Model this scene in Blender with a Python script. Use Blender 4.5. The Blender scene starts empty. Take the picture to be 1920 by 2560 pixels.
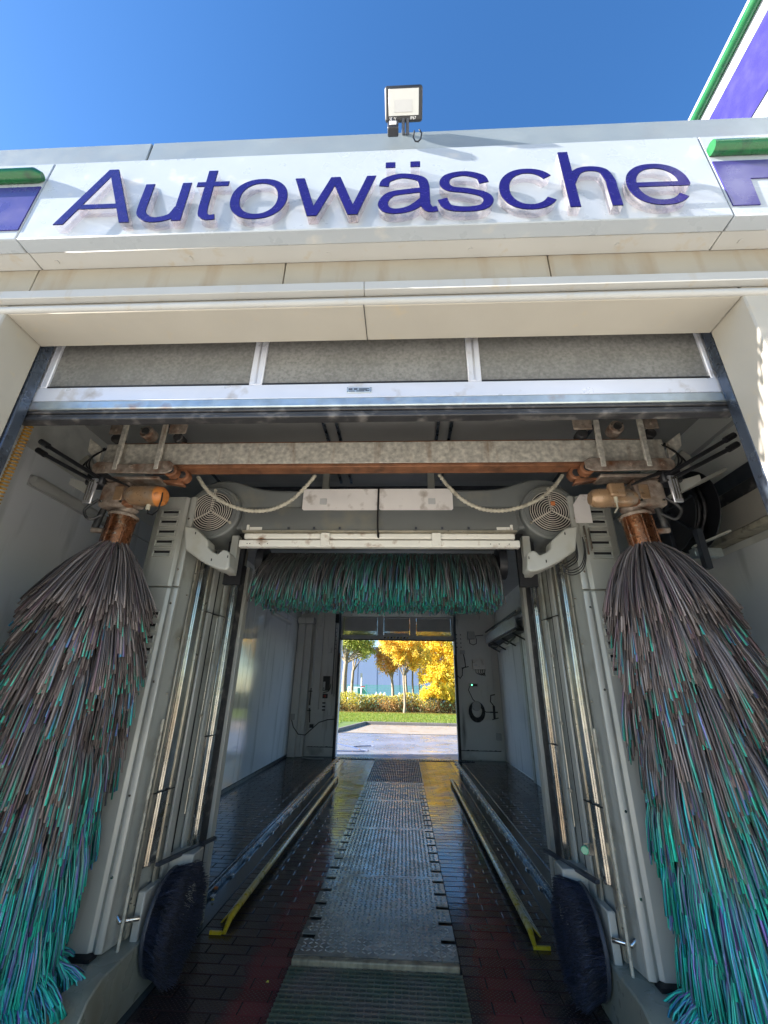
import bpy, bmesh, math, random
import numpy as np
from mathutils import Vector, Matrix
random.seed(7); rng = np.random.default_rng(7)
R = math.radians
sc = bpy.context.scene
COL = sc.collection

# ------------------------------------------------------------------ camera, sky, sun, exposure
cam_d = bpy.data.cameras.new('camera'); cam = bpy.data.objects.new('camera', cam_d); COL.objects.link(cam)
cam_d.sensor_fit = 'VERTICAL'; cam_d.sensor_height = 36; cam_d.lens = 36 * 1048.72 / 2560
cam_d.clip_start = .02; cam_d.clip_end = 2000
PIT, YAW, ROL = R(22.90), R(2.925), R(1.069)
CR = Matrix.Rotation(YAW, 3, 'Z') @ Matrix.Rotation(math.pi / 2 + PIT, 3, 'X') @ Matrix.Rotation(ROL, 3, 'Z')
CP = Vector((0, 0, 1.6))
cam.matrix_world = Matrix.Translation(CP) @ CR.to_4x4()
sc.camera = cam
SUN = Vector((-4.6, -.85, 2.15)).normalized()
w = bpy.data.worlds.new('World'); sc.world = w; w.use_nodes = True
wn = w.node_tree; bg = wn.nodes['Background']; sk = wn.nodes.new('ShaderNodeTexSky')
sk.sky_type = 'NISHITA'; sk.sun_disc = False
sk.sun_elevation = math.asin(SUN.z); sk.sun_rotation = math.atan2(SUN.x, SUN.y)
sk.air_density = 1.0; sk.dust_density = 0.3; sk.ozone_density = 3.0; sk.altitude = 100
hs = wn.nodes.new('ShaderNodeHueSaturation'); hs.inputs['Saturation'].default_value = 1.22; hs.inputs['Hue'].default_value = .504
wn.links.new(sk.outputs[0], hs.inputs['Color']); wn.links.new(hs.outputs[0], bg.inputs[0]); bg.inputs[1].default_value = 0.072
sd = bpy.data.lights.new('sun', 'SUN'); sd.energy = 4.6; sd.angle = R(.5); sd.color = (1, .95, .88)
so = bpy.data.objects.new('sun', sd); COL.objects.link(so); so.rotation_euler = (-SUN).to_track_quat('-Z', 'Y').to_euler()
sc.view_settings.view_transform = 'Standard'; sc.view_settings.look = 'None'
sc.view_settings.gamma = 1; sc.view_settings.use_curve_mapping = False
sc.view_settings.exposure = 2.25
sc.cycles.max_bounces = 14; sc.cycles.diffuse_bounces = 9; sc.cycles.transparent_max_bounces = 12

XC = -0.19   # centre line of the bay

def at(u, v, ax, val):
    """the point of the photograph's pixel (u, v) (on 1659 x 2212) at the known x, y or z"""
    d = CR @ Vector(((u * 1.15732 - 960) / 1048.72, -(v * 1.15732 - 1280) / 1048.72, -1))
    i = 'xyz'.index(ax)
    return CP + d * ((val - CP[i]) / d[i])

# ------------------------------------------------------------------ materials
MATS = {}
def M(name, col, rough=.5, metal=0., var=.12, vs=3., dirt=None, da=.5, ds=2., streak=False, bump=0., bs=120., coat=0., rv=.1, spec=.5, trans=0., emit=None, rnd=0.):
    m = bpy.data.materials.new(name); m.use_nodes = True; nt = m.node_tree; N = nt.nodes; L = nt.links
    b = N['Principled BSDF']; tc = N.new('ShaderNodeNewGeometry')
    def noise(scale, det=4, vec=None, sc3=None):
        n = N.new('ShaderNodeTexNoise'); n.inputs['Scale'].default_value = scale; n.inputs['Detail'].default_value = det
        mp = N.new('ShaderNodeMapping'); L.new(tc.outputs['Position'], mp.inputs[0])
        if sc3: mp.inputs['Scale'].default_value = sc3
        L.new(mp.outputs[0], n.inputs[0]); return n
    c = (*col, 1)
    n1 = noise(vs, 6)
    mx = N.new('ShaderNodeMix'); mx.data_type = 'RGBA'; mx.blend_type = 'MULTIPLY'; mx.inputs[0].default_value = 1
    mr = N.new('ShaderNodeMapRange'); mr.inputs[1].default_value = .25; mr.inputs[2].default_value = .75; mr.inputs[3].default_value = 1 - var; mr.inputs[4].default_value = 1 + var
    L.new(n1.outputs[0], mr.inputs[0]); mx.inputs[6].default_value = c; L.new(mr.outputs[0], mx.inputs[7])
    out = mx.outputs[2]
    if rnd:
        oi = N.new('ShaderNodeObjectInfo'); m3 = N.new('ShaderNodeMapRange'); m3.inputs[3].default_value = 1 - rnd; m3.inputs[4].default_value = 1 + rnd
        L.new(oi.outputs['Random'], m3.inputs[0]); m4 = N.new('ShaderNodeMix'); m4.data_type = 'RGBA'; m4.blend_type = 'MULTIPLY'; m4.inputs[0].default_value = 1
        L.new(out, m4.inputs[6]); L.new(m3.outputs[0], m4.inputs[7]); out = m4.outputs[2]
    if dirt:
        n2 = noise(ds, 8, sc3=(1, 1, .12) if streak else None)
        cr = N.new('ShaderNodeMapRange'); cr.inputs[1].default_value = .62 - da * .25; cr.inputs[2].default_value = .80 - da * .15
        L.new(n2.outputs[0], cr.inputs[0])
        m2 = N.new('ShaderNodeMix'); m2.data_type = 'RGBA'; L.new(cr.outputs[0], m2.inputs[0]); L.new(out, m2.inputs[6]); m2.inputs[7].default_value = (*dirt, 1); out = m2.outputs[2]
    L.new(out, b.inputs['Base Color'])
    b.inputs['Metallic'].default_value = metal; b.inputs['Specular IOR Level'].default_value = spec
    if rv:
        n3 = noise(vs * 3, 5); r = N.new('ShaderNodeMapRange'); r.inputs[1].default_value = .3; r.inputs[2].default_value = .7
        r.inputs[3].default_value = max(.02, rough - rv); r.inputs[4].default_value = min(1, rough + rv); L.new(n3.outputs[0], r.inputs[0]); L.new(r.outputs[0], b.inputs['Roughness'])
    else: b.inputs['Roughness'].default_value = rough
    if coat: b.inputs['Coat Weight'].default_value = coat; b.inputs['Coat Roughness'].default_value = .08
    if trans: b.inputs['Transmission Weight'].default_value = trans
    if emit: b.inputs['Emission Color'].default_value = (*emit[:3], 1); b.inputs['Emission Strength'].default_value = emit[3]
    if bump:
        n4 = noise(bs, 4); bp = N.new('ShaderNodeBump'); bp.inputs['Strength'].default_value = bump; bp.inputs['Distance'].default_value = .004
        L.new(n4.outputs[0], bp.inputs['Height']); L.new(bp.outputs[0], b.inputs['Normal'])
    MATS[name] = m; return m

M('fascia_white', (.36, .395, .425), .32, var=.03, dirt=(.5, .49, .45), da=.02, ds=9, bump=.03, bs=25)
M('trim_white', (.40, .40, .38), .45, var=.05, dirt=(.38, .33, .25), da=.10, ds=16, streak=True)
M('wall_beige', (.32, .29, .23), .7, var=.07, dirt=(.26, .20, .13), da=.42, ds=10, streak=True, bump=.12, bs=160)
M('reveal_cream', (.38, .355, .30), .55, var=.05, dirt=(.42, .36, .26), da=.03, ds=14, bump=.06, bs=120)
M('coping_grey', (.22, .255, .27), .45, metal=.2, var=.06, dirt=(.22, .24, .25), da=.2, ds=4)
M('purple_foil', (.034, .026, .16), .3, var=.08, coat=.2)
M('sign_blue', (.012, .006, .095), .22, var=.10, vs=14)
M('wire_grey', (.62, .58, .50), .4, var=.15, vs=20)
M('black_edge', (.01, .01, .012), .4)
M('green_tube', (.008, .11, .03), .3, var=.1, dirt=(.01, .04, .02), da=.3, ds=12, coat=.2)
M('aluminium', (.66, .67, .71), .38, metal=.75, var=.05, dirt=(.35, .32, .3), da=.15, ds=14)
M('door_white', (.62, .64, .70), .35, metal=.25, var=.05, dirt=(.4, .36, .32), da=.22, ds=10)
M('galvanised', (.48, .54, .56), .4, metal=.8, var=.2, vs=14, dirt=(.30, .13, .06), da=.12, ds=7, bump=.1, bs=60)
M('rubber', (.03, .03, .032), .5, var=.3, vs=8, dirt=(.16, .15, .14), da=.3, ds=14)
M('track_blue', (.12, .15, .20), .3, metal=.7, var=.15, vs=6, dirt=(.03, .03, .03), da=.4, ds=10)
M('dark_steel', (.07, .08, .10), .42, metal=.5, var=.25, vs=6)
M('wall_grey', (.80, .80, .76), .42, var=.06, vs=1.2, dirt=(.30, .31, .29), da=.25, ds=1.6, bump=.04, bs=30, coat=.15)
M('wall_rear', (.76, .76, .73), .5, var=.05, vs=1.5, dirt=(.18, .17, .15), da=.16, ds=5, streak=True)
M('splash_white', (.86, .88, .90), .13, var=.04, vs=1, dirt=(.5, .53, .53), da=.2, ds=5, streak=True, rv=.06, coat=.6, bump=.035, bs=14)
M('ceiling_grey', (.42, .42, .41), .55, var=.1)
M('door_under', (.34, .34, .335), .4, var=.08)
M('machine_grey', (.42, .42, .375), .38, metal=.15, var=.07, vs=2, dirt=(.15, .15, .12), da=.25, ds=5, streak=True, bump=.03, bs=200)
M('machine_dark', (.34, .35, .315), .45, var=.08, vs=3, dirt=(.2, .19, .14), da=.3, ds=5)
M('housing', (.165, .175, .168), .40, var=.08, vs=3, dirt=(.24, .23, .18), da=.28, ds=4, bump=.05, bs=220)
M('bracket_grey', (.42, .42, .38), .5, var=.08, vs=4, dirt=(.36, .34, .27), da=.3, ds=6, bump=.06, bs=180)
M('steel_shiny', (.62, .60, .55), .2, metal=.95, var=.15, vs=9, dirt=(.35, .26, .17), da=.3, ds=10, streak=True)
M('brass_edge', (.50, .46, .37), .36, metal=.7, var=.25, vs=10)
M('void_black', (.006, .006, .008), .6, var=0)
M('louvre_dark', (.03, .03, .03), .5, var=.1)
M('beam_galv', (.60, .57, .50), .62, metal=.35, var=.38, vs=34, dirt=(.30, .19, .11), da=.22, ds=14, streak=True, bump=.5, bs=110)
M('rust', (.27, .115, .055), .6, metal=.2, var=.35, vs=11, dirt=(.10, .05, .03), da=.45, ds=9, bump=.5, bs=120)
M('rust_plate', (.34, .28, .23), .6, metal=.4, var=.5, vs=26, dirt=(.17, .07, .03), da=.5, ds=9, bump=.6, bs=110)
M('copper_tube', (.24, .095, .045), .3, metal=.85, var=.35, vs=14, dirt=(.5, .42, .3), da=.12, ds=26, bump=.35, bs=70)
M('motor_rust', (.36, .23, .13), .34, metal=.3, var=.3, vs=14, dirt=(.28, .24, .2), da=.4, ds=12, bump=.3, bs=80, coat=.3)
M('motor_cap', (.62, .22, .05), .4, var=.2, vs=20, dirt=(.12, .05, .03), da=.3, ds=20)
M('hose_beige', (.46, .43, .34), .6, var=.2, vs=20, dirt=(.08, .07, .05), da=.35, ds=12)
M('plate_pale', (.78, .74, .70), .4, metal=.1, var=.05, vs=6, dirt=(.32, .26, .2), da=.25, ds=9)
M('tray_white', (.78, .76, .69), .4, var=.06, dirt=(.25, .12, .05), da=.16, ds=12)
M('black_plastic', (.02, .021, .025), .4, var=.2)
M('box_grey', (.5, .5, .49), .45, var=.05)
M('lamp_milk', (.55, .55, .52), .35, var=.03)
M('cable_black', (.012, .012, .013), .5, var=0)
M('yellow_paint', (.60, .42, .02), .3, var=.25, vs=8, dirt=(.5, .46, .36), da=.40, ds=3, bump=.2, bs=60, coat=.4)
M('white_chip', (.75, .75, .75), .4)
M('red_plastic', (.4, .03, .02), .4)
M('green_led', (.05, .4, .12), .3, emit=(.1, 1, .3, 3))
M('green_lens', (.02, .33, .18), .15, coat=.6)
M('rail_steel', (.50, .50, .50), .22, metal=.95, var=.2, vs=8)
M('wet_concrete', (.045, .055, .06), .16, var=.2, vs=3, rv=.1, bump=.12, bs=40)
M('grout', (.018, .015, .015), .16, var=.2, rv=.08)
M('grate_green', (.12, .135, .08), .42, var=.3, vs=5, dirt=(.20, .15, .115), da=.7, ds=3.0, bump=.3, bs=90)
M('grate_steel', (.10, .11, .12), .28, metal=.7, var=.2)
M('pit', (.008, .008, .008), .7, var=.2)
M('checker', (.38, .345, .28), .25, metal=.45, var=.15, vs=3, dirt=(.20, .15, .10), da=.35, ds=2.0, bump=.10, bs=60)
M('tread_steel', (.85, .82, .74), .24, metal=.5, var=.15, vs=8)
M('plinth_grey', (.23, .24, .195), .3, var=.1, vs=2, dirt=(.14, .13, .09), da=.3, ds=3, coat=.3)
M('hose_blue', (.03, .06, .16), .5)
M('checker_lip', (.40, .32, .20), .5, metal=.3, var=.4, vs=20, dirt=(.12, .10, .06), da=.55, ds=18, streak=True, bump=.5, bs=60)
M('bristle_navy', (.018, .024, .05), .55, var=.4, vs=30)
M('leaf_orange', (.62, .20, .06), .5)
M('leaf_yellow', (.75, .60, .05), .5)
M('forecourt', (.63, .58, .50), .75, var=.1, vs=1, bump=.3, bs=40)
M('earth', (.12, .11, .07), .9, var=.2)
M('road_wet', (.19, .205, .27), .33, var=.3, vs=.6, rv=.2, dirt=(.34, .30, .28), da=.4, ds=.35, bump=.05, bs=30)
M('joint_dark', (.02, .02, .02), .6)
M('paving', (.33, .28, .23), .55, var=.12, vs=.5, dirt=(.30, .18, .08), da=.3, ds=1.1, bump=.2, bs=30)
M('kerb_grey', (.17, .155, .145), .7, var=.15, vs=3)
M('grass_ground', (.10, .16, .03), .9, var=.3, vs=1.5)
M('grass_blade', (.20, .30, .04), .6, var=.4, vs=2)
M('bark', (.30, .24, .17), .8, var=.25, vs=5, dirt=(.12, .1, .06), da=.4, ds=5, bump=.5, bs=14)
M('twig', (.16, .11, .07), .8, var=.3, vs=3)
M('warehouse', (.20, .26, .42), .5, var=.04, vs=.3)
M('warehouse_dark', (.12, .15, .25), .5, var=.04)
M('fence_green', (.05, .38, .30), .5, var=.05)
M('van_white', (.8, .8, .8), .3, coat=.5)
M('glass_dark', (.03, .04, .05), .08)
M('hazard_yellow', (.45, .33, .06), .5, var=.2)
M('leaf_litter', (.42, .26, .08), .7, var=.5, vs=9)

def acrylic():
    m = bpy.data.materials.new('acrylic'); m.use_nodes = True; N = m.node_tree.nodes; L = m.node_tree.links; N.clear()
    o = N.new('ShaderNodeOutputMaterial'); t = N.new('ShaderNodeBsdfTransparent'); t.inputs[0].default_value = (.97, .955, .965, 1)
    g = N.new('ShaderNodeBsdfGlossy'); g.inputs['Roughness'].default_value = .12; g.inputs[0].default_value = (.95, .88, .88, 1)
    d = N.new('ShaderNodeBsdfDiffuse'); d.inputs[0].default_value = (.86, .82, .83, 1)
    tex = N.new('ShaderNodeTexNoise'); tex.inputs['Scale'].default_value = 22; geo = N.new('ShaderNodeNewGeometry'); L.new(geo.outputs['Position'], tex.inputs[0])
    mr = N.new('ShaderNodeMapRange'); mr.inputs[1].default_value = .4; mr.inputs[2].default_value = .62; mr.inputs[3].default_value = .14; mr.inputs[4].default_value = .28; L.new(tex.outputs[0], mr.inputs[0])
    gd = N.new('ShaderNodeMixShader'); gd.inputs[0].default_value = .45; L.new(g.outputs[0], gd.inputs[1]); L.new(d.outputs[0], gd.inputs[2])
    mx = N.new('ShaderNodeMixShader'); L.new(mr.outputs[0], mx.inputs[0]); L.new(t.outputs[0], mx.inputs[1]); L.new(gd.outputs[0], mx.inputs[2]); L.new(mx.outputs[0], o.inputs[0])
    MATS['acrylic'] = m
acrylic()

def glassy(name, tint, refl, dirt, da):
    """thin dirty pane: transparent + gloss + dust film"""
    m = bpy.data.materials.new(name); m.use_nodes = True; N = m.node_tree.nodes; L = m.node_tree.links; N.clear()
    o = N.new('ShaderNodeOutputMaterial'); t = N.new('ShaderNodeBsdfTransparent'); t.inputs[0].default_value = (*tint, 1)
    g = N.new('ShaderNodeBsdfGlossy'); g.inputs['Roughness'].default_value = .06
    d = N.new('ShaderNodeBsdfDiffuse'); d.inputs[0].default_value = (*dirt, 1)
    geo = N.new('ShaderNodeNewGeometry'); n = N.new('ShaderNodeTexNoise'); n.inputs['Scale'].default_value = 70; n.inputs['Detail'].default_value = 1.5; L.new(geo.outputs['Position'], n.inputs[0])
    n2 = N.new('ShaderNodeTexNoise'); n2.inputs['Scale'].default_value = 2.3; L.new(geo.outputs['Position'], n2.inputs[0])
    mu = N.new('ShaderNodeMath'); mu.operation = 'MULTIPLY'; L.new(n.outputs[0], mu.inputs[0]); L.new(n2.outputs[0], mu.inputs[1])
    mr = N.new('ShaderNodeMapRange'); mr.inputs[1].default_value = .12; mr.inputs[2].default_value = .42; mr.inputs[3].default_value = da * .6; mr.inputs[4].default_value = da; L.new(mu.outputs[0], mr.inputs[0])
    a = N.new('ShaderNodeMixShader'); L.new(mr.outputs[0], a.inputs[0]); L.new(t.outputs[0], a.inputs[1]); L.new(d.outputs[0], a.inputs[2])
    b = N.new('ShaderNodeMixShader'); b.inputs[0].default_value = refl; L.new(a.outputs[0], b.inputs[1]); L.new(g.outputs[0], b.inputs[2]); L.new(b.outputs[0], o.inputs[0])
    MATS[name] = m
glassy('pane_dirty', (.34, .34, .33), .05, (.37, .365, .345), .60)
glassy('pane_rear', (.75, .75, .72), .05, (.6, .56, .45), .5)

def attr_mat(name, rough, extra=0., transl=0., rv=0.):
    m = bpy.data.materials.new(name); m.use_nodes = True; N = m.node_tree.nodes; L = m.node_tree.links
    b = N['Principled BSDF']; a = N.new('ShaderNodeAttribute'); a.attribute_name = 'Col'; L.new(a.outputs[0], b.inputs['Base Color'])
    b.inputs['Roughness'].default_value = rough; b.inputs['Coat Weight'].default_value = extra; b.inputs['Coat Roughness'].default_value = .25
    if transl:
        t = N.new('ShaderNodeBsdfTranslucent'); L.new(a.outputs[0], t.inputs[0]); mx = N.new('ShaderNodeMixShader'); mx.inputs[0].default_value = transl
        L.new(b.outputs[0], mx.inputs[1]); L.new(t.outputs[0], mx.inputs[2]); L.new(mx.outputs[0], N['Material Output'].inputs[0])
    MATS[name] = m
attr_mat('strand', .50, .15)
attr_mat('leaf', .55, 0, .5)

def tile_mat():
    m = bpy.data.materials.new('quarry_tile'); m.use_nodes = True; N = m.node_tree.nodes; L = m.node_tree.links
    b = N['Principled BSDF']; geo = N.new('ShaderNodeNewGeometry'); sp = N.new('ShaderNodeSeparateXYZ'); L.new(geo.outputs['Position'], sp.inputs[0])
    def math_(op, a, bb=None, cl=False):
        n = N.new('ShaderNodeMath'); n.operation = op; n.use_clamp = cl
        for i, s in enumerate((a, bb)):
            if s is None: continue
            if isinstance(s, (int, float)): n.inputs[i].default_value = s
            else: L.new(s, n.inputs[i])
        return n.outputs[0]
    nz = N.new('ShaderNodeTexNoise'); nz.inputs['Scale'].default_value = 2.5; nz.inputs['Detail'].default_value = 6; L.new(geo.outputs['Position'], nz.inputs[0])
    wob = math_('MULTIPLY', math_('SUBTRACT', nz.outputs[0], .5), .16)
    xs = math_('ADD', sp.outputs[0], wob)
    s1 = math_('SUBTRACT', 1, math_('DIVIDE', math_('ABSOLUTE', math_('SUBTRACT', xs, -.83)), .17), True)
    s2 = math_('SUBTRACT', 1, math_('DIVIDE', math_('ABSOLUTE', math_('SUBTRACT', xs, .60)), .22), True)
    st = math_('MULTIPLY', math_('ADD', s1, s2, True), 1.9, True)
    oi = N.new('ShaderNodeObjectInfo')
    c1 = N.new('ShaderNodeMix'); c1.data_type = 'RGBA'; c1.inputs[6].default_value = (.032, .022, .022, 1); c1.inputs[7].default_value = (.060, .034, .030, 1)
    L.new(nz.outputs[0], c1.inputs[0])
    c2 = N.new('ShaderNodeMix'); c2.data_type = 'RGBA'; L.new(st, c2.inputs[0]); L.new(c1.outputs[2], c2.inputs[6]); c2.inputs[7].default_value = (.15, .032, .030, 1)
    c3 = N.new('ShaderNodeMix'); c3.data_type = 'RGBA'; c3.blend_type = 'MULTIPLY'; c3.inputs[0].default_value = 1
    mrr = N.new('ShaderNodeMapRange'); mrr.inputs[3].default_value = .75; mrr.inputs[4].default_value = 1.25; L.new(oi.outputs['Random'], mrr.inputs[0])
    L.new(c2.outputs[2], c3.inputs[6]); L.new(mrr.outputs[0], c3.inputs[7]); L.new(c3.outputs[2], b.inputs['Base Color'])
    n2 = N.new('ShaderNodeTexNoise'); n2.inputs['Scale'].default_value = 3.2; n2.inputs['Detail'].default_value = 5; L.new(geo.outputs['Position'], n2.inputs[0])
    rr = N.new('ShaderNodeMapRange'); rr.inputs[1].default_value = .35; rr.inputs[2].default_value = .65; rr.inputs[3].default_value = .05; rr.inputs[4].default_value = .24; L.new(n2.outputs[0], rr.inputs[0]); L.new(rr.outputs[0], b.inputs['Roughness'])
    # moulded pips, 26.5 mm pitch
    px = math_('SINE', math_('MULTIPLY', sp.outputs[0], 2 * math.pi / .0265)); py = math_('SINE', math_('MULTIPLY', sp.outputs[1], 2 * math.pi / .0265))
    pip = math_('MULTIPLY', math_('SUBTRACT', math_('MULTIPLY', px, py), .45), 1.8, True)
    n5 = N.new('ShaderNodeTexNoise'); n5.inputs['Scale'].default_value = 30; L.new(geo.outputs['Position'], n5.inputs[0])
    h = math_('ADD', pip, math_('MULTIPLY', n5.outputs[0], .5))
    bp = N.new('ShaderNodeBump'); bp.inputs['Strength'].default_value = .55; bp.inputs['Distance'].default_value = .0022; L.new(h, bp.inputs['Height']); L.new(bp.outputs[0], b.inputs['Normal'])
    MATS['quarry_tile'] = m
tile_mat()

# ------------------------------------------------------------------ object helpers
def tag(o, label=None, cat=None, group=None, kind=None):
    if label: o['label'] = label
    if cat: o['category'] = cat
    if group: o['group'] = group
    if kind: o['kind'] = kind
    return o

def thing(name, label, cat, loc=(0, 0, 0), group=None):
    o = bpy.data.objects.new(name, None); COL.objects.link(o); o.location = loc; o.empty_display_size = .1
    o['org'] = list(loc)
    return tag(o, label, cat, group)

def org(o):
    while o.parent: o = o.parent
    return Vector(o.get('org', (0, 0, 0)))

class MB:
    def __init__(s): s.v = []; s.f = []
    def add(s, vs, fs):
        k = len(s.v); s.v += [tuple(p) for p in vs]; s.f += [tuple(k + i for i in f) for f in fs]; return s
    def box(s, x0, x1, y0, y1, z0, z1):
        x0, x1 = sorted((x0, x1)); y0, y1 = sorted((y0, y1)); z0, z1 = sorted((z0, z1))
        return s.add([(x, y, z) for x in (x0, x1) for y in (y0, y1) for z in (z0, z1)],
                     [(0, 1, 3, 2), (4, 6, 7, 5), (0, 4, 5, 1), (2, 3, 7, 6), (0, 2, 6, 4), (1, 5, 7, 3)])
    def bar(s, a, b, wx, wz, up=(0, 0, 1)):
        """rectangular bar from a to b, wx across, wz along up"""
        a, b = Vector(a), Vector(b); d = (b - a).normalized(); u = Vector(up); sd_ = d.cross(u)
        if sd_.length < 1e-4: sd_ = d.cross(Vector((0, 1, 0)))
        sd_.normalize(); u = sd_.cross(d).normalized(); vs = []
        for p in (a, b):
            for i, j in ((-1, -1), (1, -1), (1, 1), (-1, 1)): vs.append(p + sd_ * wx / 2 * i + u * wz / 2 * j)
        return s.add(vs, [(3, 2, 1, 0), (4, 5, 6, 7), (0, 1, 5, 4), (1, 2, 6, 5), (2, 3, 7, 6), (3, 0, 4, 7)])
    def tube(s, path, r, seg=10, caps=True):
        path = [Vector(p) for p in path]; n = len(path); rs = r if isinstance(r, (list, tuple)) else [r] * n
        vs = []; fs = []; prev = None
        for i, p in enumerate(path):
            t = (path[min(i + 1, n - 1)] - path[max(i - 1, 0)]).normalized()
            if prev is None:
                a = t.cross(Vector((0, 0, 1)))
                if a.length < .05: a = t.cross(Vector((1, 0, 0)))
            else: a = prev - t * prev.dot(t)
            a.normalize(); prev = a; bb = t.cross(a)
            for k in range(seg):
                an = 2 * math.pi * k / seg; vs.append(p + (a * math.cos(an) + bb * math.sin(an)) * rs[i])
        for i in range(n - 1):
            for k in range(seg):
                k2 = (k + 1) % seg; fs.append((i * seg + k, i * seg + k2, (i + 1) * seg + k2, (i + 1) * seg + k))
        if caps: fs.append(tuple(range(seg))[::-1]); fs.append(tuple((n - 1) * seg + k for k in range(seg)))
        return s.add(vs, fs)
    def cyl(s, a, b, r, seg=20, r2=None): return s.tube([a, b], [r, r if r2 is None else r2], seg)
    def ring(s, c, ax, r, t, seg=28, ts=6):
        """torus"""
        c = Vector(c); ax = Vector(ax).normalized(); a = ax.orthogonal().normalized(); b = ax.cross(a); vs = []; fs = []
        for i in range(seg):
            an = 2 * math.pi * i / seg; d = a * math.cos(an) + b * math.sin(an)
            for k in range(ts):
                q = 2 * math.pi * k / ts; vs.append(c + d * (r + t * math.cos(q)) + ax * t * math.sin(q))
        for i in range(seg):
            for k in range(ts):
                fs.append((i * ts + k, ((i + 1) % seg) * ts + k, ((i + 1) % seg) * ts + (k + 1) % ts, i * ts + (k + 1) % ts))
        return s.add(vs, fs)
    def prism(s, pts, depth):
        """closed polygon of 3D points pushed along the vector depth"""
        pts = [Vector(p) for p in pts]; n = len(pts); d = Vector(depth)
        nn = sum(((pts[i] - pts[0]).cross(pts[(i + 1) % n] - pts[0]) for i in range(1, n - 1)), Vector())
        if nn.dot(d) > 0: pts = pts[::-1]
        fs = [tuple(range(n)), tuple(range(2 * n - 1, n - 1, -1))] + [(i + n, (i + 1) % n + n, (i + 1) % n, i)[::1] for i in range(n)]
        return s.add(pts + [p + d for p in pts], fs)
    def build(s, name, mat, parent=None, label=None, cat=None, group=None, kind=None, bev=0., seg=1, smooth=40, loc=None):
        o0 = org(parent) if parent else Vector(loc or (0, 0, 0))
        me = bpy.data.meshes.new(name); me.from_pydata([tuple(Vector(p) - o0) for p in s.v], [], s.f)
        bm = bmesh.new(); bm.from_mesh(me); bmesh.ops.recalc_face_normals(bm, faces=bm.faces); bm.to_mesh(me); bm.free()
        if smooth:
            me.shade_smooth(); me.set_sharp_from_angle(angle=R(smooth))
        o = bpy.data.objects.new(name, me); COL.objects.link(o); me.materials.append(MATS[mat])
        if parent: o.parent = parent
        else: o.location = o0
        if bev:
            mo = o.modifiers.new('bevel', 'BEVEL'); mo.width = bev; mo.segments = seg; mo.limit_method = 'ANGLE'; mo.angle_limit = R(35); mo.harden_normals = False
        return tag(o, label, cat, group, kind)

def box(*a): return MB().box(*a)
def mesh_np(name, V, F, mat, parent=None, colors=None, smooth=False, mats=None, **kw):
    """fast mesh from numpy arrays; F is (n, k)"""
    o0 = np.array(org(parent)) if parent else np.zeros(3)
    me = bpy.data.meshes.new(name); n, k = F.shape
    me.vertices.add(len(V)); me.vertices.foreach_set('co', (V - o0).astype(np.float32).ravel())
    me.loops.add(n * k); me.loops.foreach_set('vertex_index', F.astype(np.int32).ravel())
    me.polygons.add(n); me.polygons.foreach_set('loop_start', np.arange(0, n * k, k, dtype=np.int32)); me.polygons.foreach_set('loop_total', np.full(n, k, np.int32))
    me.update(calc_edges=True)
    if smooth: me.shade_smooth()
    if colors is not None:
        ca = me.color_attributes.new('Col', 'FLOAT_COLOR', 'POINT'); c4 = np.ones((len(V), 4), np.float32); c4[:, :3] = colors; ca.data.foreach_set('color', c4.ravel())
    o = bpy.data.objects.new(name, me); COL.objects.link(o); me.materials.append(MATS[mat])
    if parent: o.parent = parent
    return tag(o, **kw)

def arc(c, r, a0, a1, n, plane='xz'):
    out = []
    for i in range(n + 1):
        a = R(a0 + (a1 - a0) * i / n); p = (c[0] + r * math.cos(a), c[1] + r * math.sin(a)); out.append(p)
    return out

# ================================================================== SETTING
# ---- ground outside
box(-120, 120, -60, 160, -.30, -.03).build('ground', 'earth', kind='structure')
box(-30, 30, -40, 1.29, -.05, -.004).build('forecourt', 'forecourt', kind='structure')
# ---- hall shell: one building
hall = thing('car_wash_hall', 'car wash hall with cream door reveal and an open wash bay running through', 'building', (XC, 1.3, 0))
XL, XR = -2.95, 2.55; DL, DR = -1.77, 1.39; YB = 12.2; ZC = 3.80
box(-6.5, DL - .001, 1.30, 1.50, -.02, 3.90).build('front_wall', 'reveal_cream', hall, bev=.006)
box(DR + .001, 6.5, 1.30, 1.50, -.02, 3.90).build('front_wall', 'reveal_cream', hall, bev=.006)
box(DL, DR, 1.302, 1.50, 3.11, 3.90).build('lintel', 'reveal_cream', hall, bev=.006)
MB().tube([(-6.5, 1.300, 3.128), (6.5, 1.300, 3.128)], .016, 12).build('bead_moulding', 'trim_white', hall)
box(-6.5, -.168, 1.262, 1.299, 3.157, 3.205).build('drip_ledge', 'trim_white', hall, bev=.003)
box(-.166, 6.5, 1.262, 1.299, 3.157, 3.205).build('drip_ledge', 'trim_white', hall, bev=.003)
xs = [-6.5, -4.6, -3.1, -1.69, -.53, .63, 1.80, 3.4, 6.5]
for a, b in zip(xs[:-1], xs[1:]):
    box(a + .0025, b - .0025, 1.285, 1.2995, 3.207, 3.385).build('cladding_panel', 'wall_beige', hall, bev=.002)
box(-.171, -.168, 1.300, 1.499, 3.107, 3.112).build('soffit_joint', 'joint_dark', hall)
box(XL - .2, XL, 1.501, YB + .2, -.02, ZC).build('side_wall', 'wall_grey', hall)
box(XR, XR + .2, 1.501, YB + .2, -.02, ZC).build('side_wall', 'wall_grey', hall)
box(XL + .001, DL + .03, YB, YB + .2, -.02, ZC).build('rear_wall', 'wall_rear', hall)
box(DR - .01, XR - .001, YB, YB + .2, -.02, ZC).build('rear_wall', 'wall_rear', hall)
box(DL + .031, DR - .011, YB, YB + .2, 3.50, ZC).build('rear_lintel', 'wall_rear', hall)
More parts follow.
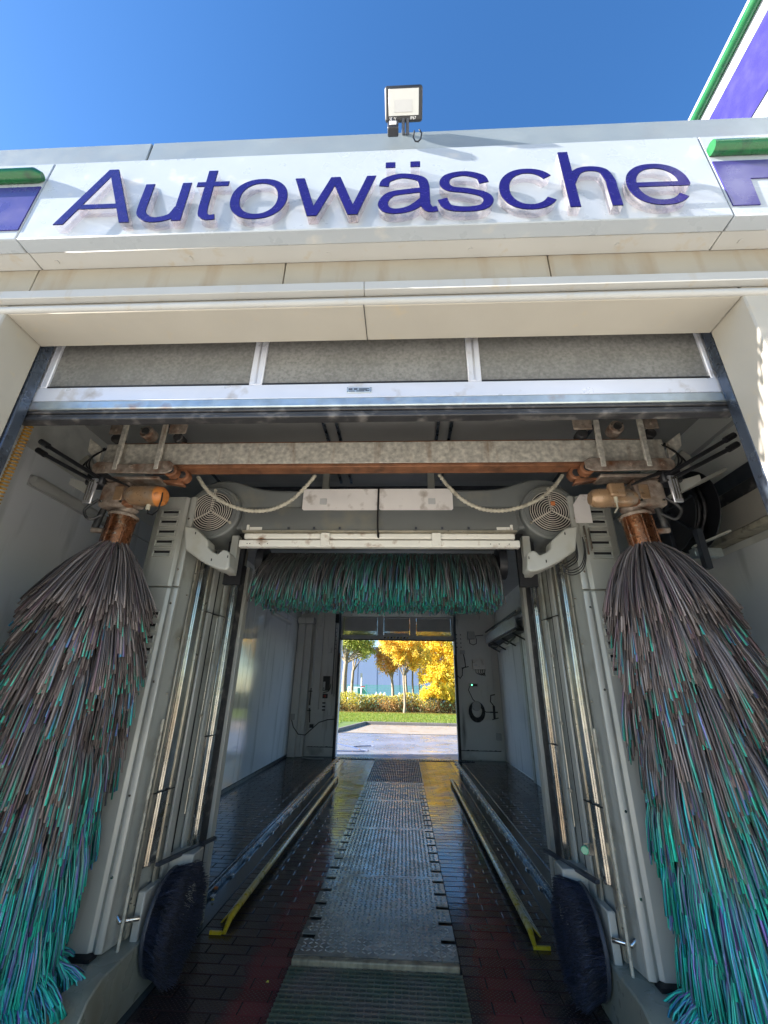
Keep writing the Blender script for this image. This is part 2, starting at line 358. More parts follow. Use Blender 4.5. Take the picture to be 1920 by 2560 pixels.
box(XL - .2, XR + .2, 1.501, YB + .2, ZC + .001, ZC + .12).build('ceiling', 'ceiling_grey', hall)
# roof edge
box(-6.5, -1.246, 1.155, 1.36, 3.905, 4.082).build('coping', 'coping_grey', hall, bev=.004)
box(-1.240, 6.5, 1.155, 1.36, 3.905, 4.082).build('coping', 'coping_grey', hall, bev=.004)
box(-6.5, 6.5, 1.37, YB + .3, 3.93, 4.03).build('roof', 'coping_grey', hall)
# splash panels on the side walls
edges = [1.52, 4.9, 8.3, 12.0]
for a, b in zip(edges[:-1], edges[1:]):
    box(XL + .002, XL + .014, a + .004, b - .004, .06, 3.30).build('splash_panel', 'splash_white', hall, bev=.002)
box(XL + .002, XL + .03, 1.52, 12.0, .0, .055).build('skirting', 'black_plastic', hall)
for a, b in ((1.52, 5.6), (5.6, 9.40), (9.56, 12.15)):
    box(XR - .014, XR - .002, a + .004, b - .004, .03, 2.62).build('splash_panel', 'splash_white', hall, bev=.002)
box(XR - .06, XR - .001, 9.40, 9.555, .0, 2.9).build('wall_post', 'machine_dark', hall, bev=.004)
box(XR - .05, XR - .001, 8.95, 9.39, .0, 2.9).build('wall_post', 'wall_grey', hall, bev=.004)
# rear corner columns, left
box(-2.92, -2.74, 11.86, 12.19, .0, 3.24).build('corner_column', 'wall_rear', hall, bev=.004)
box(-2.735, -2.56, 11.98, 12.19, .0, 3.24).build('corner_column', 'wall_rear', hall, bev=.004)
box(-2.94, -2.50, 11.80, 12.19, 3.25, 3.42).build('column_head', 'wall_rear', hall, bev=.006)
box(-2.46, -2.26, 12.08, 12.195, 1.08, 3.78).build('cable_duct', 'wall_rear', hall, bev=.004)
box(-2.40, -2.30, 12.03, 12.078, 3.2, 3.78).build('cable_duct', 'wall_rear', hall, bev=.004)
for x0, x1 in ((-2.52, -1.80), (1.42, 2.50)):
    box(x0, x1, 12.165, 12.198, 0.02, .20).build('skirting_panel', 'wall_grey', hall, bev=.003)
    box(x0, x1, 12.180, 12.199, .205, .93).build('lower_panel', 'wall_rear', hall, bev=.003)
    box(x0 - .0, x1 - .12, 12.170, 12.198, .94, 3.45).build('upper_panel', 'wall_rear', hall, bev=.003)
# jagged torn strip above the skirtings
def torn(x0, x1, z):
    m = MB(); n = 22; top = []; bot = []
    for i in range(n + 1):
        x = x0 + (x1 - x0) * i / n; e = .008 + .02 * abs(math.sin(i * 1.9)) * random.random(); top.append((x, 12.163, z + e)); bot.append((x, 12.163, z - .003))
    m.prism(bot + top[::-1], (0, .006, 0)); return m
torn(-2.5, -1.82, .205).build('torn_sealant', 'void_black', hall)
torn(1.44, 2.44, .205).build('torn_sealant', 'void_black', hall)

# ---- fascia panels
def fascia(x0, x1, name, label):
    t = thing(name, label, 'sign panel' if 'sign' in name else 'fascia', (x0, 1.134, 3.36))
    box(x0 + .002, x1 - .002, 1.134, 1.20, 3.357, 3.90).build('face_panel', 'fascia_white', t, bev=.004)
    box(x0 + .002, x1 - .002, 1.202, 1.284, 3.361, 3.60).build('underside_trim', 'trim_white', t, bev=.003)
    k = 0
    x = x0 + .1
    while x < x1 - .05:
        MB().cyl((x, 1.245, 3.3605), (x, 1.245, 3.3575), .009, 10).build('rivet', 'trim_white', t); x += .62
    return t
sign = fascia(-1.67, 1.315, 'car_wash_sign', 'white fascia panel carrying raised dark blue letters reading Autowäsche above the wash bay door')
fl = fascia(-6.5, -1.67, 'fascia_board', 'white fascia board with green tube and purple band left of the lettered panel')
fr = fascia(1.315, 6.5, 'fascia_board', 'white fascia board with green tube and angular purple band right of the lettered panel')
box(-6.4, -1.675, 1.129, 1.1335, 3.412, 3.715).build('purple_band', 'purple_foil', fl)
MB().tube([(-6.4, 1.112, 3.768), (-1.70, 1.112, 3.768), (-1.675, 1.118, 3.768)], [.030, .030, .018], 16).build('green_tube', 'green_tube', fl)
MB().prism([(1.322, 1.129, 3.705), (6.4, 1.129, 3.705), (6.4, 1.129, 3.582), (1.44, 1.129, 3.582), (1.428, 1.129, 3.412), (1.322, 1.129, 3.412)], (0, .0045, 0)).build('purple_band', 'purple_foil', fr)
MB().tube([(1.322, 1.112, 3.768), (6.4, 1.112, 3.768)], .030, 16).build('green_tube', 'green_tube', fr)

# ---- letters
def char_polys(ch):
    cu = bpy.data.curves.new('tmp', 'FONT'); cu.body = ch; cu.size = 1; cu.resolution_u = 6; cu.offset = -.006
    o = bpy.data.objects.new('tmp', cu); COL.objects.link(o)
    dg = bpy.context.evaluated_depsgraph_get(); dg.update(); me = bpy.data.meshes.new_from_object(o.evaluated_get(dg))
    vs = np.array([v.co[:2] for v in me.vertices]); fs = [tuple(p.vertices) for p in me.polygons]
    bpy.data.objects.remove(o); bpy.data.curves.remove(cu); return vs, fs, me
def char_solid(ch, x0, x1, z0, z1, yf, yb, slim=0.):
    """the glyph's flat faces, thickened: front at yf, back at yb"""
    vs, fs, me = char_polys(ch)
    lo, hi = vs.min(0), vs.max(0); sc_ = np.array([(x1 - x0) / (hi[0] - lo[0]), (z1 - z0) / (hi[1] - lo[1])])
    P = (vs - lo) * sc_ + np.array([x0, z0])
    bm = bmesh.new(); bv = [bm.verts.new((p[0], yf, p[1])) for p in P]
    for f in fs:
        try: bm.faces.new([bv[i] for i in f])
        except ValueError: pass
    bmesh.ops.remove_doubles(bm, verts=bm.verts, dist=1e-5)
    r = bmesh.ops.extrude_face_region(bm, geom=bm.faces[:], use_keep_orig=True)
    for e in r['geom']:
        if isinstance(e, bmesh.types.BMVert): e.co.y = yb
    bmesh.ops.recalc_face_normals(bm, faces=bm.faces)
    m = MB(); bm.verts.index_update(); m.v = [tuple(v.co) for v in bm.verts]; m.f = [tuple(v.index for v in f.verts) for f in bm.faces]
    bm.free(); bpy.data.meshes.remove(me); return m
BL = 3.386; XH = 3.640
SV, SH = .0395, .0300     # stem and hairline widths
def catmull(pts, n=8):
    out = []
    for i in range(len(pts) - 1):
        p = np.array(pts[i], float); q = np.array(pts[i + 1], float); pa = np.array(pts[max(i - 1, 0)], float); qb = np.array(pts[min(i + 2, len(pts) - 1)], float)
        for j in range(n):
            u = j / n; out.append(.5 * ((2 * p) + (q - pa) * u + (2 * pa - 5 * p + 4 * q - qb) * u ** 2 + (3 * p - pa - 3 * q + qb) * u ** 3))
    out.append(np.array(pts[-1], float)); return out
def ell(cx, cz, rx, rz, a0, a1, n=40):
    out = []
    for i in range(n + 1):
        a = R(a0 + (a1 - a0) * i / n); c, s_ = math.cos(a), math.sin(a); e = .92
        out.append(np.array((cx + rx * math.copysign(abs(c) ** e, c), cz + rz * math.copysign(abs(s_) ** e, s_))))
    return out
def stroke(pts, grow=0., closed=False, w=None):
    P = np.array(pts); T = np.gradient(P, axis=0)
    if closed: T[0] = T[-1] = P[1] - P[-2]
    T /= np.linalg.norm(T, axis=1, keepdims=True); N_ = np.stack([-T[:, 1], T[:, 0]], 1)
    wd = (SH + (SV - SH) * np.abs(T[:, 1]) ** 1.3 if w is None else np.full(len(P), w)) / 2 + grow
    if grow and not closed: P = P.copy(); P[0] -= T[0] * grow; P[-1] += T[-1] * grow
    return P + N_ * wd[:, None], P - N_ * wd[:, None]
def quad(tl, tr, br, bl): return np.array([bl, tl]), np.array([br, tr])
def glyph(ch, W, g=0.):
    """list of (left, right) edge lines, metres, origin at the letter's lower left"""
    X = XH - BL; v = SV / 2; h = SH / 2; L = []
    if ch == 'A':
        H = .374; c = W / 2; f = .021; k = .043
        L.append((np.array([(0 - g, -g), (c - f - g, H + g)]), np.array([(k + g, -g), (c + f, H + g)])))
        L.append((np.array([(c - f, H + g), (W - k - g, -g)]), np.array([(c + f + g, H + g), (W + g, -g)])))
        L.append(stroke([(.07, .112), (W - .07, .112)], g, w=.029))
    elif ch == 'u':
        L.append(stroke([(v, X)] + catmull([(v, .11), (v + .006, .055), (W * .30, h + .002), (W * .52, h - .004), (W * .78, .032), (W - v - .004, .085)]), g))
        L.append(stroke([(W - v, X), (W - v, 0)], g))
    elif ch == 't':
        x = W * .40; L.append(stroke([(x, .335)] + catmull([(x, .085), (x + .006, .035), (x + .03, h - .002), (W * .82, h + .001)]), g)); L.append(stroke([(0, X - h), (W, X - h)], g))
    elif ch == 'o': L.append(stroke(ell(W / 2, X / 2, W / 2 - v, X / 2 - h + .006, 0, 360, 56), g, True))
    elif ch == 'w':
        k = .039; xs_ = [0, W * .27, W * .5, W * .73, W]
        a0, a1, a2, a3 = (0, W * .245), (W * .5, W * .245), (W * .5, W * .755), (W, W * .755)
        for t_, b_ in ((v, W * .262), (W * .5, W * .262), (W * .5, W * .738), (W - v, W * .738)):
            L.append((np.array([(b_ - k / 2 - g, -g), (t_ - k / 2 - g, X + g)]), np.array([(b_ + k / 2 + g, -g), (t_ + k / 2 + g, X + g)])))
    elif ch == 'a':
        R0 = W * .80
        L.append(stroke(catmull([(.022, X * .70), (.034, X * .86), (W * .40, X - h + .006), (R0 - .022, X * .88), (R0 - .002, X * .70), (R0, X * .30), (R0 + .002, .045), (R0 + .02, h), (W, h + .003)]), g))
        L.append(stroke(catmull([(R0, X * .57), (W * .55, X * .545), (W * .22, X * .48), (.020, X * .27), (.036, X * .09), (W * .34, h - .004), (W * .58, X * .12), (R0, X * .34)]), g))
        for cx_ in (W * .20, W * .645): L.append(stroke([(cx_ - .0, .345), (cx_, .307)], g, w=.040))
    elif ch == 's':
        L.append(stroke(catmull([(W - .030, X * .70), (W - .045, X * .86), (W * .52, X - h + .006), (W * .22, X * .90), (.030, X * .72), (W * .24, X * .57), (W * .55, X * .50), (W * .82, X * .40), (W - .020, X * .25), (W * .80, X * .08), (W * .50, h - .006), (W * .18, X * .10), (.018, X * .31)]), g))
    elif ch == 'c': L.append(stroke(ell(W / 2, X / 2, W / 2 - v, X / 2 - h + .006, 36, 326), g))
    elif ch == 'h':
        L.append(stroke([(v, .368), (v, 0)], g))
        L.append(stroke(catmull([(v + .004, X * .62), (W * .28, X * .88), (W * .52, X - h + .006), (W * .80, X * .90), (W - v - .001, X * .66), (W - v, X * .5)]) + [np.array((W - v, 0))], g))
    elif ch == 'e':
        L.append(stroke(ell(W / 2, X / 2, W / 2 - v, X / 2 - h + .006, -2, 322, 50), g)); L.append(stroke([(SV * .8, X * .49), (W - .004, X * .49)], g, w=.027))
    return L
def glyph_mesh(ch, x0, W, yf, yb, g=0.):
    m = MB()
    for i, (A_, B_) in enumerate(glyph(ch, W, g)):
        n = len(A_); d = i * .00012
        vs = [(x0 + p[0], yf + d, BL + p[1]) for p in A_] + [(x0 + p[0], yf + d, BL + p[1]) for p in B_] + [(x0 + p[0], yb - d, BL + p[1]) for p in A_] + [(x0 + p[0], yb - d, BL + p[1]) for p in B_]
        fs = []
        for j in range(n - 1): fs += [(j, j + 1, n + j + 1, n + j), (2 * n + j, 3 * n + j, 3 * n + j + 1, 2 * n + j + 1), (j, 2 * n + j, 2 * n + j + 1, j + 1), (n + j, n + j + 1, 3 * n + j + 1, 3 * n + j)]
        fs += [(0, n, 3 * n, 2 * n), (n - 1, 3 * n - 1, 4 * n - 1, 2 * n - 1)]
        m.add(vs, fs)
    return m
for ch, a, b in (('A', -1.482, -1.150), ('u', -1.136, -.930), ('t', -.903, -.762), ('o', -.736, -.492), ('w', -.468, -.116), ('a', -.104, .138), ('s', .143, .368), ('c', .398, .638), ('h', .668, .872), ('e', .912, 1.160)):
    nm = {'a': 'a with two dots'}.get(ch, ch)
    body = glyph_mesh(ch, a, b - a, 1.1000, 1.1336).build('letter', 'acrylic', sign, smooth=30, label='clear acrylic raised letter %s with dark blue face' % nm)
    glyph_mesh(ch, a, b - a, 1.0990, 1.0998, .0016).build('letter_outline', 'black_edge', body, smooth=0)
    glyph_mesh(ch, a, b - a, 1.0970, 1.0988).build('letter_face', 'sign_blue', body, smooth=0)

# ---- petrol canopy at top right (runs along y)
cx = 2.9; k = (cx) / 4.0
zt = lambda q: 1.6 + (q - 1.6) * k
can = thing('station_canopy', 'tall station canopy edge with green tube and violet band at top right', 'canopy', (cx + 3, 2, 0))
box(cx, cx + 9, -5, 9, zt(6.9), zt(9.05)).build('canopy_slab', 'fascia_white', can)
box(cx - .012, cx - .001, -5, 9, zt(7.72), zt(8.52)).build('violet_band', 'purple_foil', can)
MB().tube([(cx - .03, -5, zt(8.80)), (cx - .03, 2.6, zt(8.80)), ], .042, 14).build('green_tube', 'green_tube', can)
MB().tube([(cx - .03, 2.61, zt(8.80)), (cx - .03, 9, zt(8.80)), ], .042, 14).build('green_tube', 'green_tube', can)
for y in (-3, 7): MB().cyl((cx + 4.5, y, 0), (cx + 4.5, y, zt(6.9)), .18, 20).build('column', 'fascia_white', can)

# ---- floodlight on the coping
fp = thing('floodlight', 'black square floodlight with motion sensor on the roof edge above the sign', 'floodlight', (0, 1.17, 4.08))
Rf = Matrix.Rotation(R(48), 4, 'X'); cF = Vector((.002, 1.06, 4.118))
def fbox(x0, x1, y0, y1, z0, z1):
    m = box(x0, x1, y0, y1, z0, z1); m.v = [tuple(cF + (Rf @ Vector(v))) for v in m.v]; return m
case = fbox(-.088, .088, 0, .028, -.066, .066).build('housing', 'black_plastic', fp, bev=.012, seg=3)
fbox(-.070, .070, -.0035, -.0005, -.046, .050).build('reflector_glass', 'lamp_milk', fp, bev=.001)
fbox(-.042, .040, -.0060, -.0040, -.034, .010).build('led_board', 'box_grey', fp)
for i in range(6): fbox(-.07 + i * .026, -.064 + i * .026, .03, .05, -.048, .048).build('cooling_fin', 'black_plastic', fp)
def flat_text(txt, size, mat, parent, mtx, name='lettering'):
    cu = bpy.data.curves.new('tmp', 'FONT'); cu.body = txt; cu.size = size; cu.extrude = .0004; o = bpy.data.objects.new('tmp', cu); COL.objects.link(o)
    dg = bpy.context.evaluated_depsgraph_get(); dg.update(); me = bpy.data.meshes.new_from_object(o.evaluated_get(dg)); bpy.data.objects.remove(o); bpy.data.curves.remove(cu)
    me.transform(Matrix.Translation(-org(parent)) @ mtx); me.name = name; me.materials.clear(); me.materials.append(MATS[mat])
    ob = bpy.data.objects.new(name, me); COL.objects.link(ob); ob.parent = parent; return ob
TF = Matrix.Translation(cF) @ Rf @ Matrix.Rotation(R(90), 4, 'X')
flat_text('50W', .016, 'white_chip', fp, TF @ Matrix.Translation((-.068, -.0605, .0015)))
flat_text('IP67', .016, 'white_chip', fp, TF @ Matrix.Translation((.030, -.0605, .0015)))
MB().cyl((-.05, 1.085, 4.045), (-.05, 1.10, 4.00), .007, 10).build('sensor_stem', 'black_plastic', fp)
box(-.072, -.022, 1.07, 1.11, 3.945, 4.0).build('motion_sensor', 'black_plastic', fp, bev=.006, seg=2)
box(-.063, -.031, 1.067, 1.0695, 3.960, 3.990).build('sensor_lens', 'box_grey', fp, bev=.001)
MB().tube([(.0, 1.1, 4.08), (.0, 1.15, 4.06), (.0, 1.2, 4.1)], .008, 8).tube([(.02, 1.1, 4.08), (.02, 1.15, 4.06), (.02, 1.2, 4.1)], .008, 8).build('mounting_bracket', 'dark_steel', fp)
MB().tube([at(895, 283, 'y', 1.12), at(893, 297, 'y', 1.12), at(897, 305, 'y', 1.12), at(903, 306, 'y', 1.12), at(909, 300, 'y', 1.12), at(911, 288, 'y', 1.11), at(906, 280, 'y', 1.11)], .0035, 8).build('cable_loop', 'cable_black', fp)

# ---- floor with tiles
floor = box(XL, XR, 1.31, 12.2, -.06, -.0065).build('floor', 'grout', kind='structure')
TW, TD = .27, .106
def tile_cells():
    cells = []
    fields = [(XL + .03, -1.70), (-1.43, -.705), (.352, 1.10), (1.42, XR - .02)]
    rows = int((11.82 - 1.35) / TD)
    for fi, (a, b) in enumerate(fields):
        for r in range(rows):
            y = 1.35 + r * TD; x = a - (TW / 2 if r % 2 else 0)
            while x < b - .01:
                x0, x1 = max(x, a), min(x + TW, b)
                if x1 - x0 > .03: cells.append((x0, x1, y, fi))
                x += TW
    return cells
G = .0055
def tile_geo(w_, d_, c=.0035, h=.006):
    a, b = w_ / 2, d_ / 2
    vs = [(-a, -b, -h), (a, -b, -h), (a, b, -h), (-a, b, -h), (-a, -b, -c * .7), (a, -b, -c * .7), (a, b, -c * .7), (-a, b, -c * .7),
          (-a + c, -b + c, 0), (a - c, -b + c, 0), (a - c, b - c, 0), (-a + c, b - c, 0)]
    fs = [(0, 1, 5, 4), (1, 2, 6, 5), (2, 3, 7, 6), (3, 0, 4, 7), (4, 5, 9, 8), (5, 6, 10, 9), (6, 7, 11, 10), (7, 4, 8, 11), (8, 9, 10, 11)]
    return vs, fs
tmesh = {}
cells = tile_cells()
near = sorted([c for c in cells if c[3] in (1, 2) and c[2] > 2.88 and not (c[3] == 1 and c[0] < -1.2 and c[2] < 3.3)], key=lambda c: c[2])[:300]
ns = set(near); rest = MB()
for c in cells:
    x0, x1, y, fi = c; w_ = round(x1 - x0 - G, 4); j = random.uniform(-.0006, .0006)
    if c in ns:
        if w_ not in tmesh:
            vs, fs = tile_geo(w_, TD - G); me = bpy.data.meshes.new('tile'); me.from_pydata(vs, [], fs); me.materials.append(MATS['quarry_tile']); tmesh[w_] = me
        o = bpy.data.objects.new('tile', tmesh[w_]); COL.objects.link(o); o.parent = floor; o.location = ((x0 + x1) / 2, y + TD / 2, j)
        o.rotation_euler = (random.uniform(-.004, .004), random.uniform(-.003, .003), 0)
    else:
        vs, fs = tile_geo(w_, TD - G); rest.add([(v[0] + (x0 + x1) / 2, v[1] + y + TD / 2, v[2] + j) for v in vs], fs)
rest.build('floor_tiles', 'quarry_tile', floor, kind='stuff', smooth=0)
box(-1.56, -1.436, 1.35, 11.82, -.0065, .0005).build('screed_strip', 'wet_concrete', floor)
box(1.104, 1.19, 1.35, 11.82, -.0065, .0005).build('screed_strip', 'wet_concrete', floor)
box(-.72, .362, 1.35, 11.82, -.006, -.0055).build('drain_pit', 'pit', floor)

# ---- gantry rails
for x, side in ((-1.632, 'left'), (1.262, 'right')):
    t = thing('floor_rail', 'long steel gantry rail set in the tiles on the %s of the bay' % side, 'rail', (x, 6.6, 0), 'gantry rails in the floor')
    box(x - .035, x + .035, 1.4, 11.85, -.005, .010).build('base_plate', 'grate_steel', t)
    for dx in (-.022, .012): box(x + dx, x + dx + .010, 1.4, 11.85, .0105, .034).build('rail_edge', 'rail_steel', t, bev=.002)
    ci = 1 if x < 0 else -1
    y = 3.9
    while y < 11.8:
        box(x + ci * .045, x + ci * .075, y, y + .05, -.004, .014).build('clip', 'rail_steel', t, bev=.002); y += .42
# ---- yellow guide bars
for x, s, side in ((-1.262, -1, 'left'), (.885, 1, 'right')):
    t = thing('wheel_guide', 'worn yellow steel wheel guide bar on the floor in the %s half of the bay' % side, 'guide bar', (x, 6.5, 0), 'yellow wheel guides')
    MB().tube([(x - s * .0, 3.80, .006), (x, 3.90, .05), (x, 4.02, .062), (x, 9.2, .062), (x, 9.3, .01)], [.014, .020, .024, .024, .012], 12).build('top_bar', 'yellow_paint', t)
    MB().prism([(x + s * .020, 3.95, .058), (x + s * .028, 3.95, .060), (x + s * .085, 3.95, .004), (x + s * .072, 3.95, .002)], (0, 5.25, 0)).build('side_flange', 'yellow_paint', t)
    box(x - .015, x + s * .10, 3.79, 3.805, .0005, .02).build('end_foot', 'yellow_paint', t)
# ---- checker plates
px0, px1 = -.700, .340
seams = [3.50, 4.74, 6.17, 7.55, 8.90]
for i, (a, b) in enumerate(zip(seams[:-1], seams[1:])):
    lab = ['checker plate nearest the green grating, with rusty front edge', 'second checker plate from the green grating, wet and grey', 'third checker plate from the green grating, reflecting blue', 'farthest checker plate, next to the rear bar grating'][i]
    t = thing('checker_plate', lab, 'floor plate', ((px0 + px1) / 2, (a + b) / 2, 0), 'raised checker plates over the pit')
    # outline with side slots
    L_, R_ = [], []
    y = 3.722
    ys = []
    while y < 8.85: ys.append(y); y += .2365
    for y in ys:
        if a + .04 < y < b - .04:
            L_ += [(px0, y - .027), (px0 + .095, y - .027), (px0 + .095, y + .027), (px0, y + .027)]
            R_ += [(px1, y - .027), (px1 - .095, y - .027), (px1 - .095, y + .027), (px1, y + .027)]
    pts = [(px0, a + .002)] + L_ + [(px0, b - .002), (px1, b - .002)] + R_[::-1] + [(px1, a + .002)]
    MB().prism([(p[0], p[1], .044) for p in pts], (0, 0, .006)).build('plate', 'checker', t, smooth=0)
    m = MB(); nx = 25; dx = (px1 - px0 - .05) / nx; ny = int((b - a - .05) / .041)
    for r in range(ny):
        for q in range(nx):
            x = px0 + .025 + (q + .5) * dx; y = a + .03 + (r + .5) * .041
            if (x < px0 + .115 or x > px1 - .115) and any(abs(y - yy) < .042 for yy in ys): continue
            an = R(40) if (q + r) % 2 else R(-40); ca, sa = math.cos(an), math.sin(an)
            P = [(-.018, 0, 0), (-.008, -.0055, 0), (.008, -.0055, 0), (.018, 0, 0), (.008, .0055, 0), (-.008, .0055, 0), (-.009, 0, .0042), (.009, 0, .0042)]
            m.add([(x + u * ca - v * sa, y + u * sa + v * ca, .050 + z) for u, v, z in P], [(0, 1, 6), (1, 2, 7, 6), (2, 3, 7), (3, 4, 7), (4, 5, 6, 7), (5, 0, 6)])
    m.build('tread_pattern', 'tread_steel', t, kind='stuff', smooth=60)
    if i == 0: box(px0, px1, 3.452, 3.5, .0, .048).build('front_lip', 'checker_lip', t, bev=.008, seg=2)
    for x in (px0 + .16, px1 - .18): box(x, x + .02, a + .03, b - .03, .002, .0435).build('support_bar', 'grate_steel', t)
# ---- near green grating
t = thing('green_floor_grating', 'dirty green moulded floor grating in the foreground before the checker plates', 'grating', (XC, 2.6, 0))
m = MB(); x = -.705
while x < .345: m.box(x, x + .008, 1.36, 3.449, -.004, .019); x += .0404
m.build('cross_ribs', 'grate_green', t, bev=0, smooth=0)
m = MB(); y = 1.38
while y < 3.44: m.box(-.708, .350, y, y + .013, -.003, .022); y += .0400
m.build('main_ribs', 'grate_green', t, smooth=0)
# ---- rear bar gratings
t = thing('bar_grating', 'dark steel bar grating between the last checker plate and the exit door', 'grating', (XC, 10.3, 0))
m = MB(); x = -.70
while x < .345: m.box(x, x + .011, 8.93, 11.83, -.002, .030); x += .036
m.build('bars', 'grate_steel', t, smooth=0)
m = MB(); y = 8.95
while y < 11.8: m.box(-.70, .345, y, y + .012, -.003, .0); y += .30
m.build('tie_bars', 'grate_steel', t, smooth=0)
t = thing('threshold_drain', 'narrow slotted drain channel across the exit threshold', 'drain', (XC, 11.95, 0))
m = MB(); x = -1.75
while x < 1.7: m.box(x, x + .018, 11.90, 12.06, -.003, .008); x += .042
m.build('drain_bars', 'grate_steel', t, smooth=0)
box(-1.77, 1.72, 11.862, 11.895, -.005, .009).build('frame', 'grate_steel', t); box(-1.77, 1.72, 12.062, 12.11, -.005, .009).build('frame', 'rail_steel', t)

# ================================================================== entrance door
def coil(p0, p1, r, n, tr, seg=8):
    p0, p1 = Vector(p0), Vector(p1); d = p1 - p0; a = d.orthogonal().normalized(); b = d.normalized().cross(a); pts = []
    for i in range(n * seg + 1):
        f = i / (n * seg); an = 2 * math.pi * i / seg; pts.append(p0 + d * f + (a * math.cos(an) + b * math.sin(an)) * r)
    return MB().tube(pts, tr, 5)
ed = thing('entrance_door', 'half raised sectional door with dirty grey panes hanging in the wash bay entrance', 'door', (XC, 1.6, 2.73))
y0, y1 = 1.565, 1.605
box(-1.80, 1.42, y0, y1, 2.835, 2.918).build('bottom_rail', 'door_white', ed, bev=.004)
box(-1.80, 1.42, y0 - .006, y1, 2.785, 2.833).build('galvanised_strip', 'galvanised', ed, bev=.006, seg=2)
for k_, (za, zb, dy) in enumerate(((2.768, 2.783, .0), (2.752, 2.766, .006), (2.730, 2.750, -.002))):
    box(-1.82, 1.44, y0 + dy, y1 + .01, za, zb).build('rubber_seal', 'rubber', ed, bev=.005, seg=2)
ztop = 3.42
for xa, xb in ((-1.80, -1.735), (-.735, -.672), (.300, .362), (1.385, 1.42)):
    box(xa, xb, y0 + .003, y1, 2.919, ztop).build('mullion', 'door_white', ed, bev=.004)
    box((xa + xb) / 2 - .004, (xa + xb) / 2 + .004, y0 + .0005, y0 + .0025, 2.925, ztop).build('mullion_bead', 'aluminium', ed)
for xa, xb in ((-1.735, -.735), (-.672, .300), (.362, 1.385)):
    box(xa + .001, xb - .001, y0 + .015, y0 + .019, 2.92, ztop).build('pane', 'pane_dirty', ed)
    box(xa + .001, xb - .001, y0 + .006, y0 + .014, 2.919, 2.930).build('glazing_bead', 'black_edge', ed)
box(-.262, -.148, y0 - .0075, y0 - .006 + .0055, 2.858, 2.886).build('rating_plate', 'galvanised', ed, bev=.001)
for xa_, xb_, za_, hh_ in ((-.254, -.236, 2.872, .008), (-.230, -.213, 2.872, .008), (-.206, -.160, 2.876, .003), (-.206, -.168, 2.870, .003), (-.254, -.225, 2.863, .003), (-.218, -.180, 2.863, .004), (-.176, -.158, 2.864, .004)):
    box(xa_, xb_, y0 - .0085, y0 - .0076, za_, za_ + hh_).build('plate_print', 'dark_steel', ed)
for xa_, za_ in ((-.259, 2.861), (-.151, 2.861), (-.259, 2.883), (-.151, 2.883)):
    MB().cyl((xa_, y0 - .0075, za_), (xa_, y0 - .0095, za_), .002, 8).build('plate_rivet', 'steel_shiny', ed)
# overhead sections
for k_, (ya, yb_) in enumerate(((1.78, 2.40), (2.41, 3.03), (3.04, 3.66))):
    sec = box(-1.80, 1.42, ya, yb_, 3.47, 3.50).build('overhead_section', 'door_under', ed, bev=.003)
    for xx in (-.62, -.52, .25, .35): box(xx, xx + .022, ya + .01, yb_ - .01, 3.445, 3.469).build('section_rib', 'track_blue', sec)
    box(-1.80, 1.42, ya, ya + .05, 3.448, 3.4695).build('section_rail', 'dark_steel', sec)
for s in (-1, 1):
    xx = XC + s * 1.61
    m = MB().box(xx - .02, xx + .035 * 1, 1.505, 1.56, 0, 3.3); m.build('side_track', 'track_blue', ed, bev=.005)
    box(xx + s * .012 - .006, xx + s * .012 + .006, 1.499, 1.504, 0, 3.3).build('track_lip', 'aluminium', ed)
    box(xx + s * .055 - .02, xx + s * .055 + .02, 1.502, 1.55, 0, 3.3).build('track_frame', 'machine_dark', ed, bev=.003)
    MB().tube([(xx, 1.62, 3.0), (xx, 1.62, 3.1), (xx, 1.70, 3.36), (xx, 1.95, 3.44), (xx, 4.2, 3.44)], .014, 8).build('roller_track', 'dark_steel', ed)
M('spiral_gold', (.50, .27, .04), .4)
sp = coil(at(70, 905, 'y', 1.78), (-2.0, 1.78, 1.9), .016, 52, .0048)
sp.build('spiral_cable', 'spiral_gold', loc=(-1.96, 1.78, 2.4), label='yellow coiled spiral cable hanging beside the left door track', cat='cable')

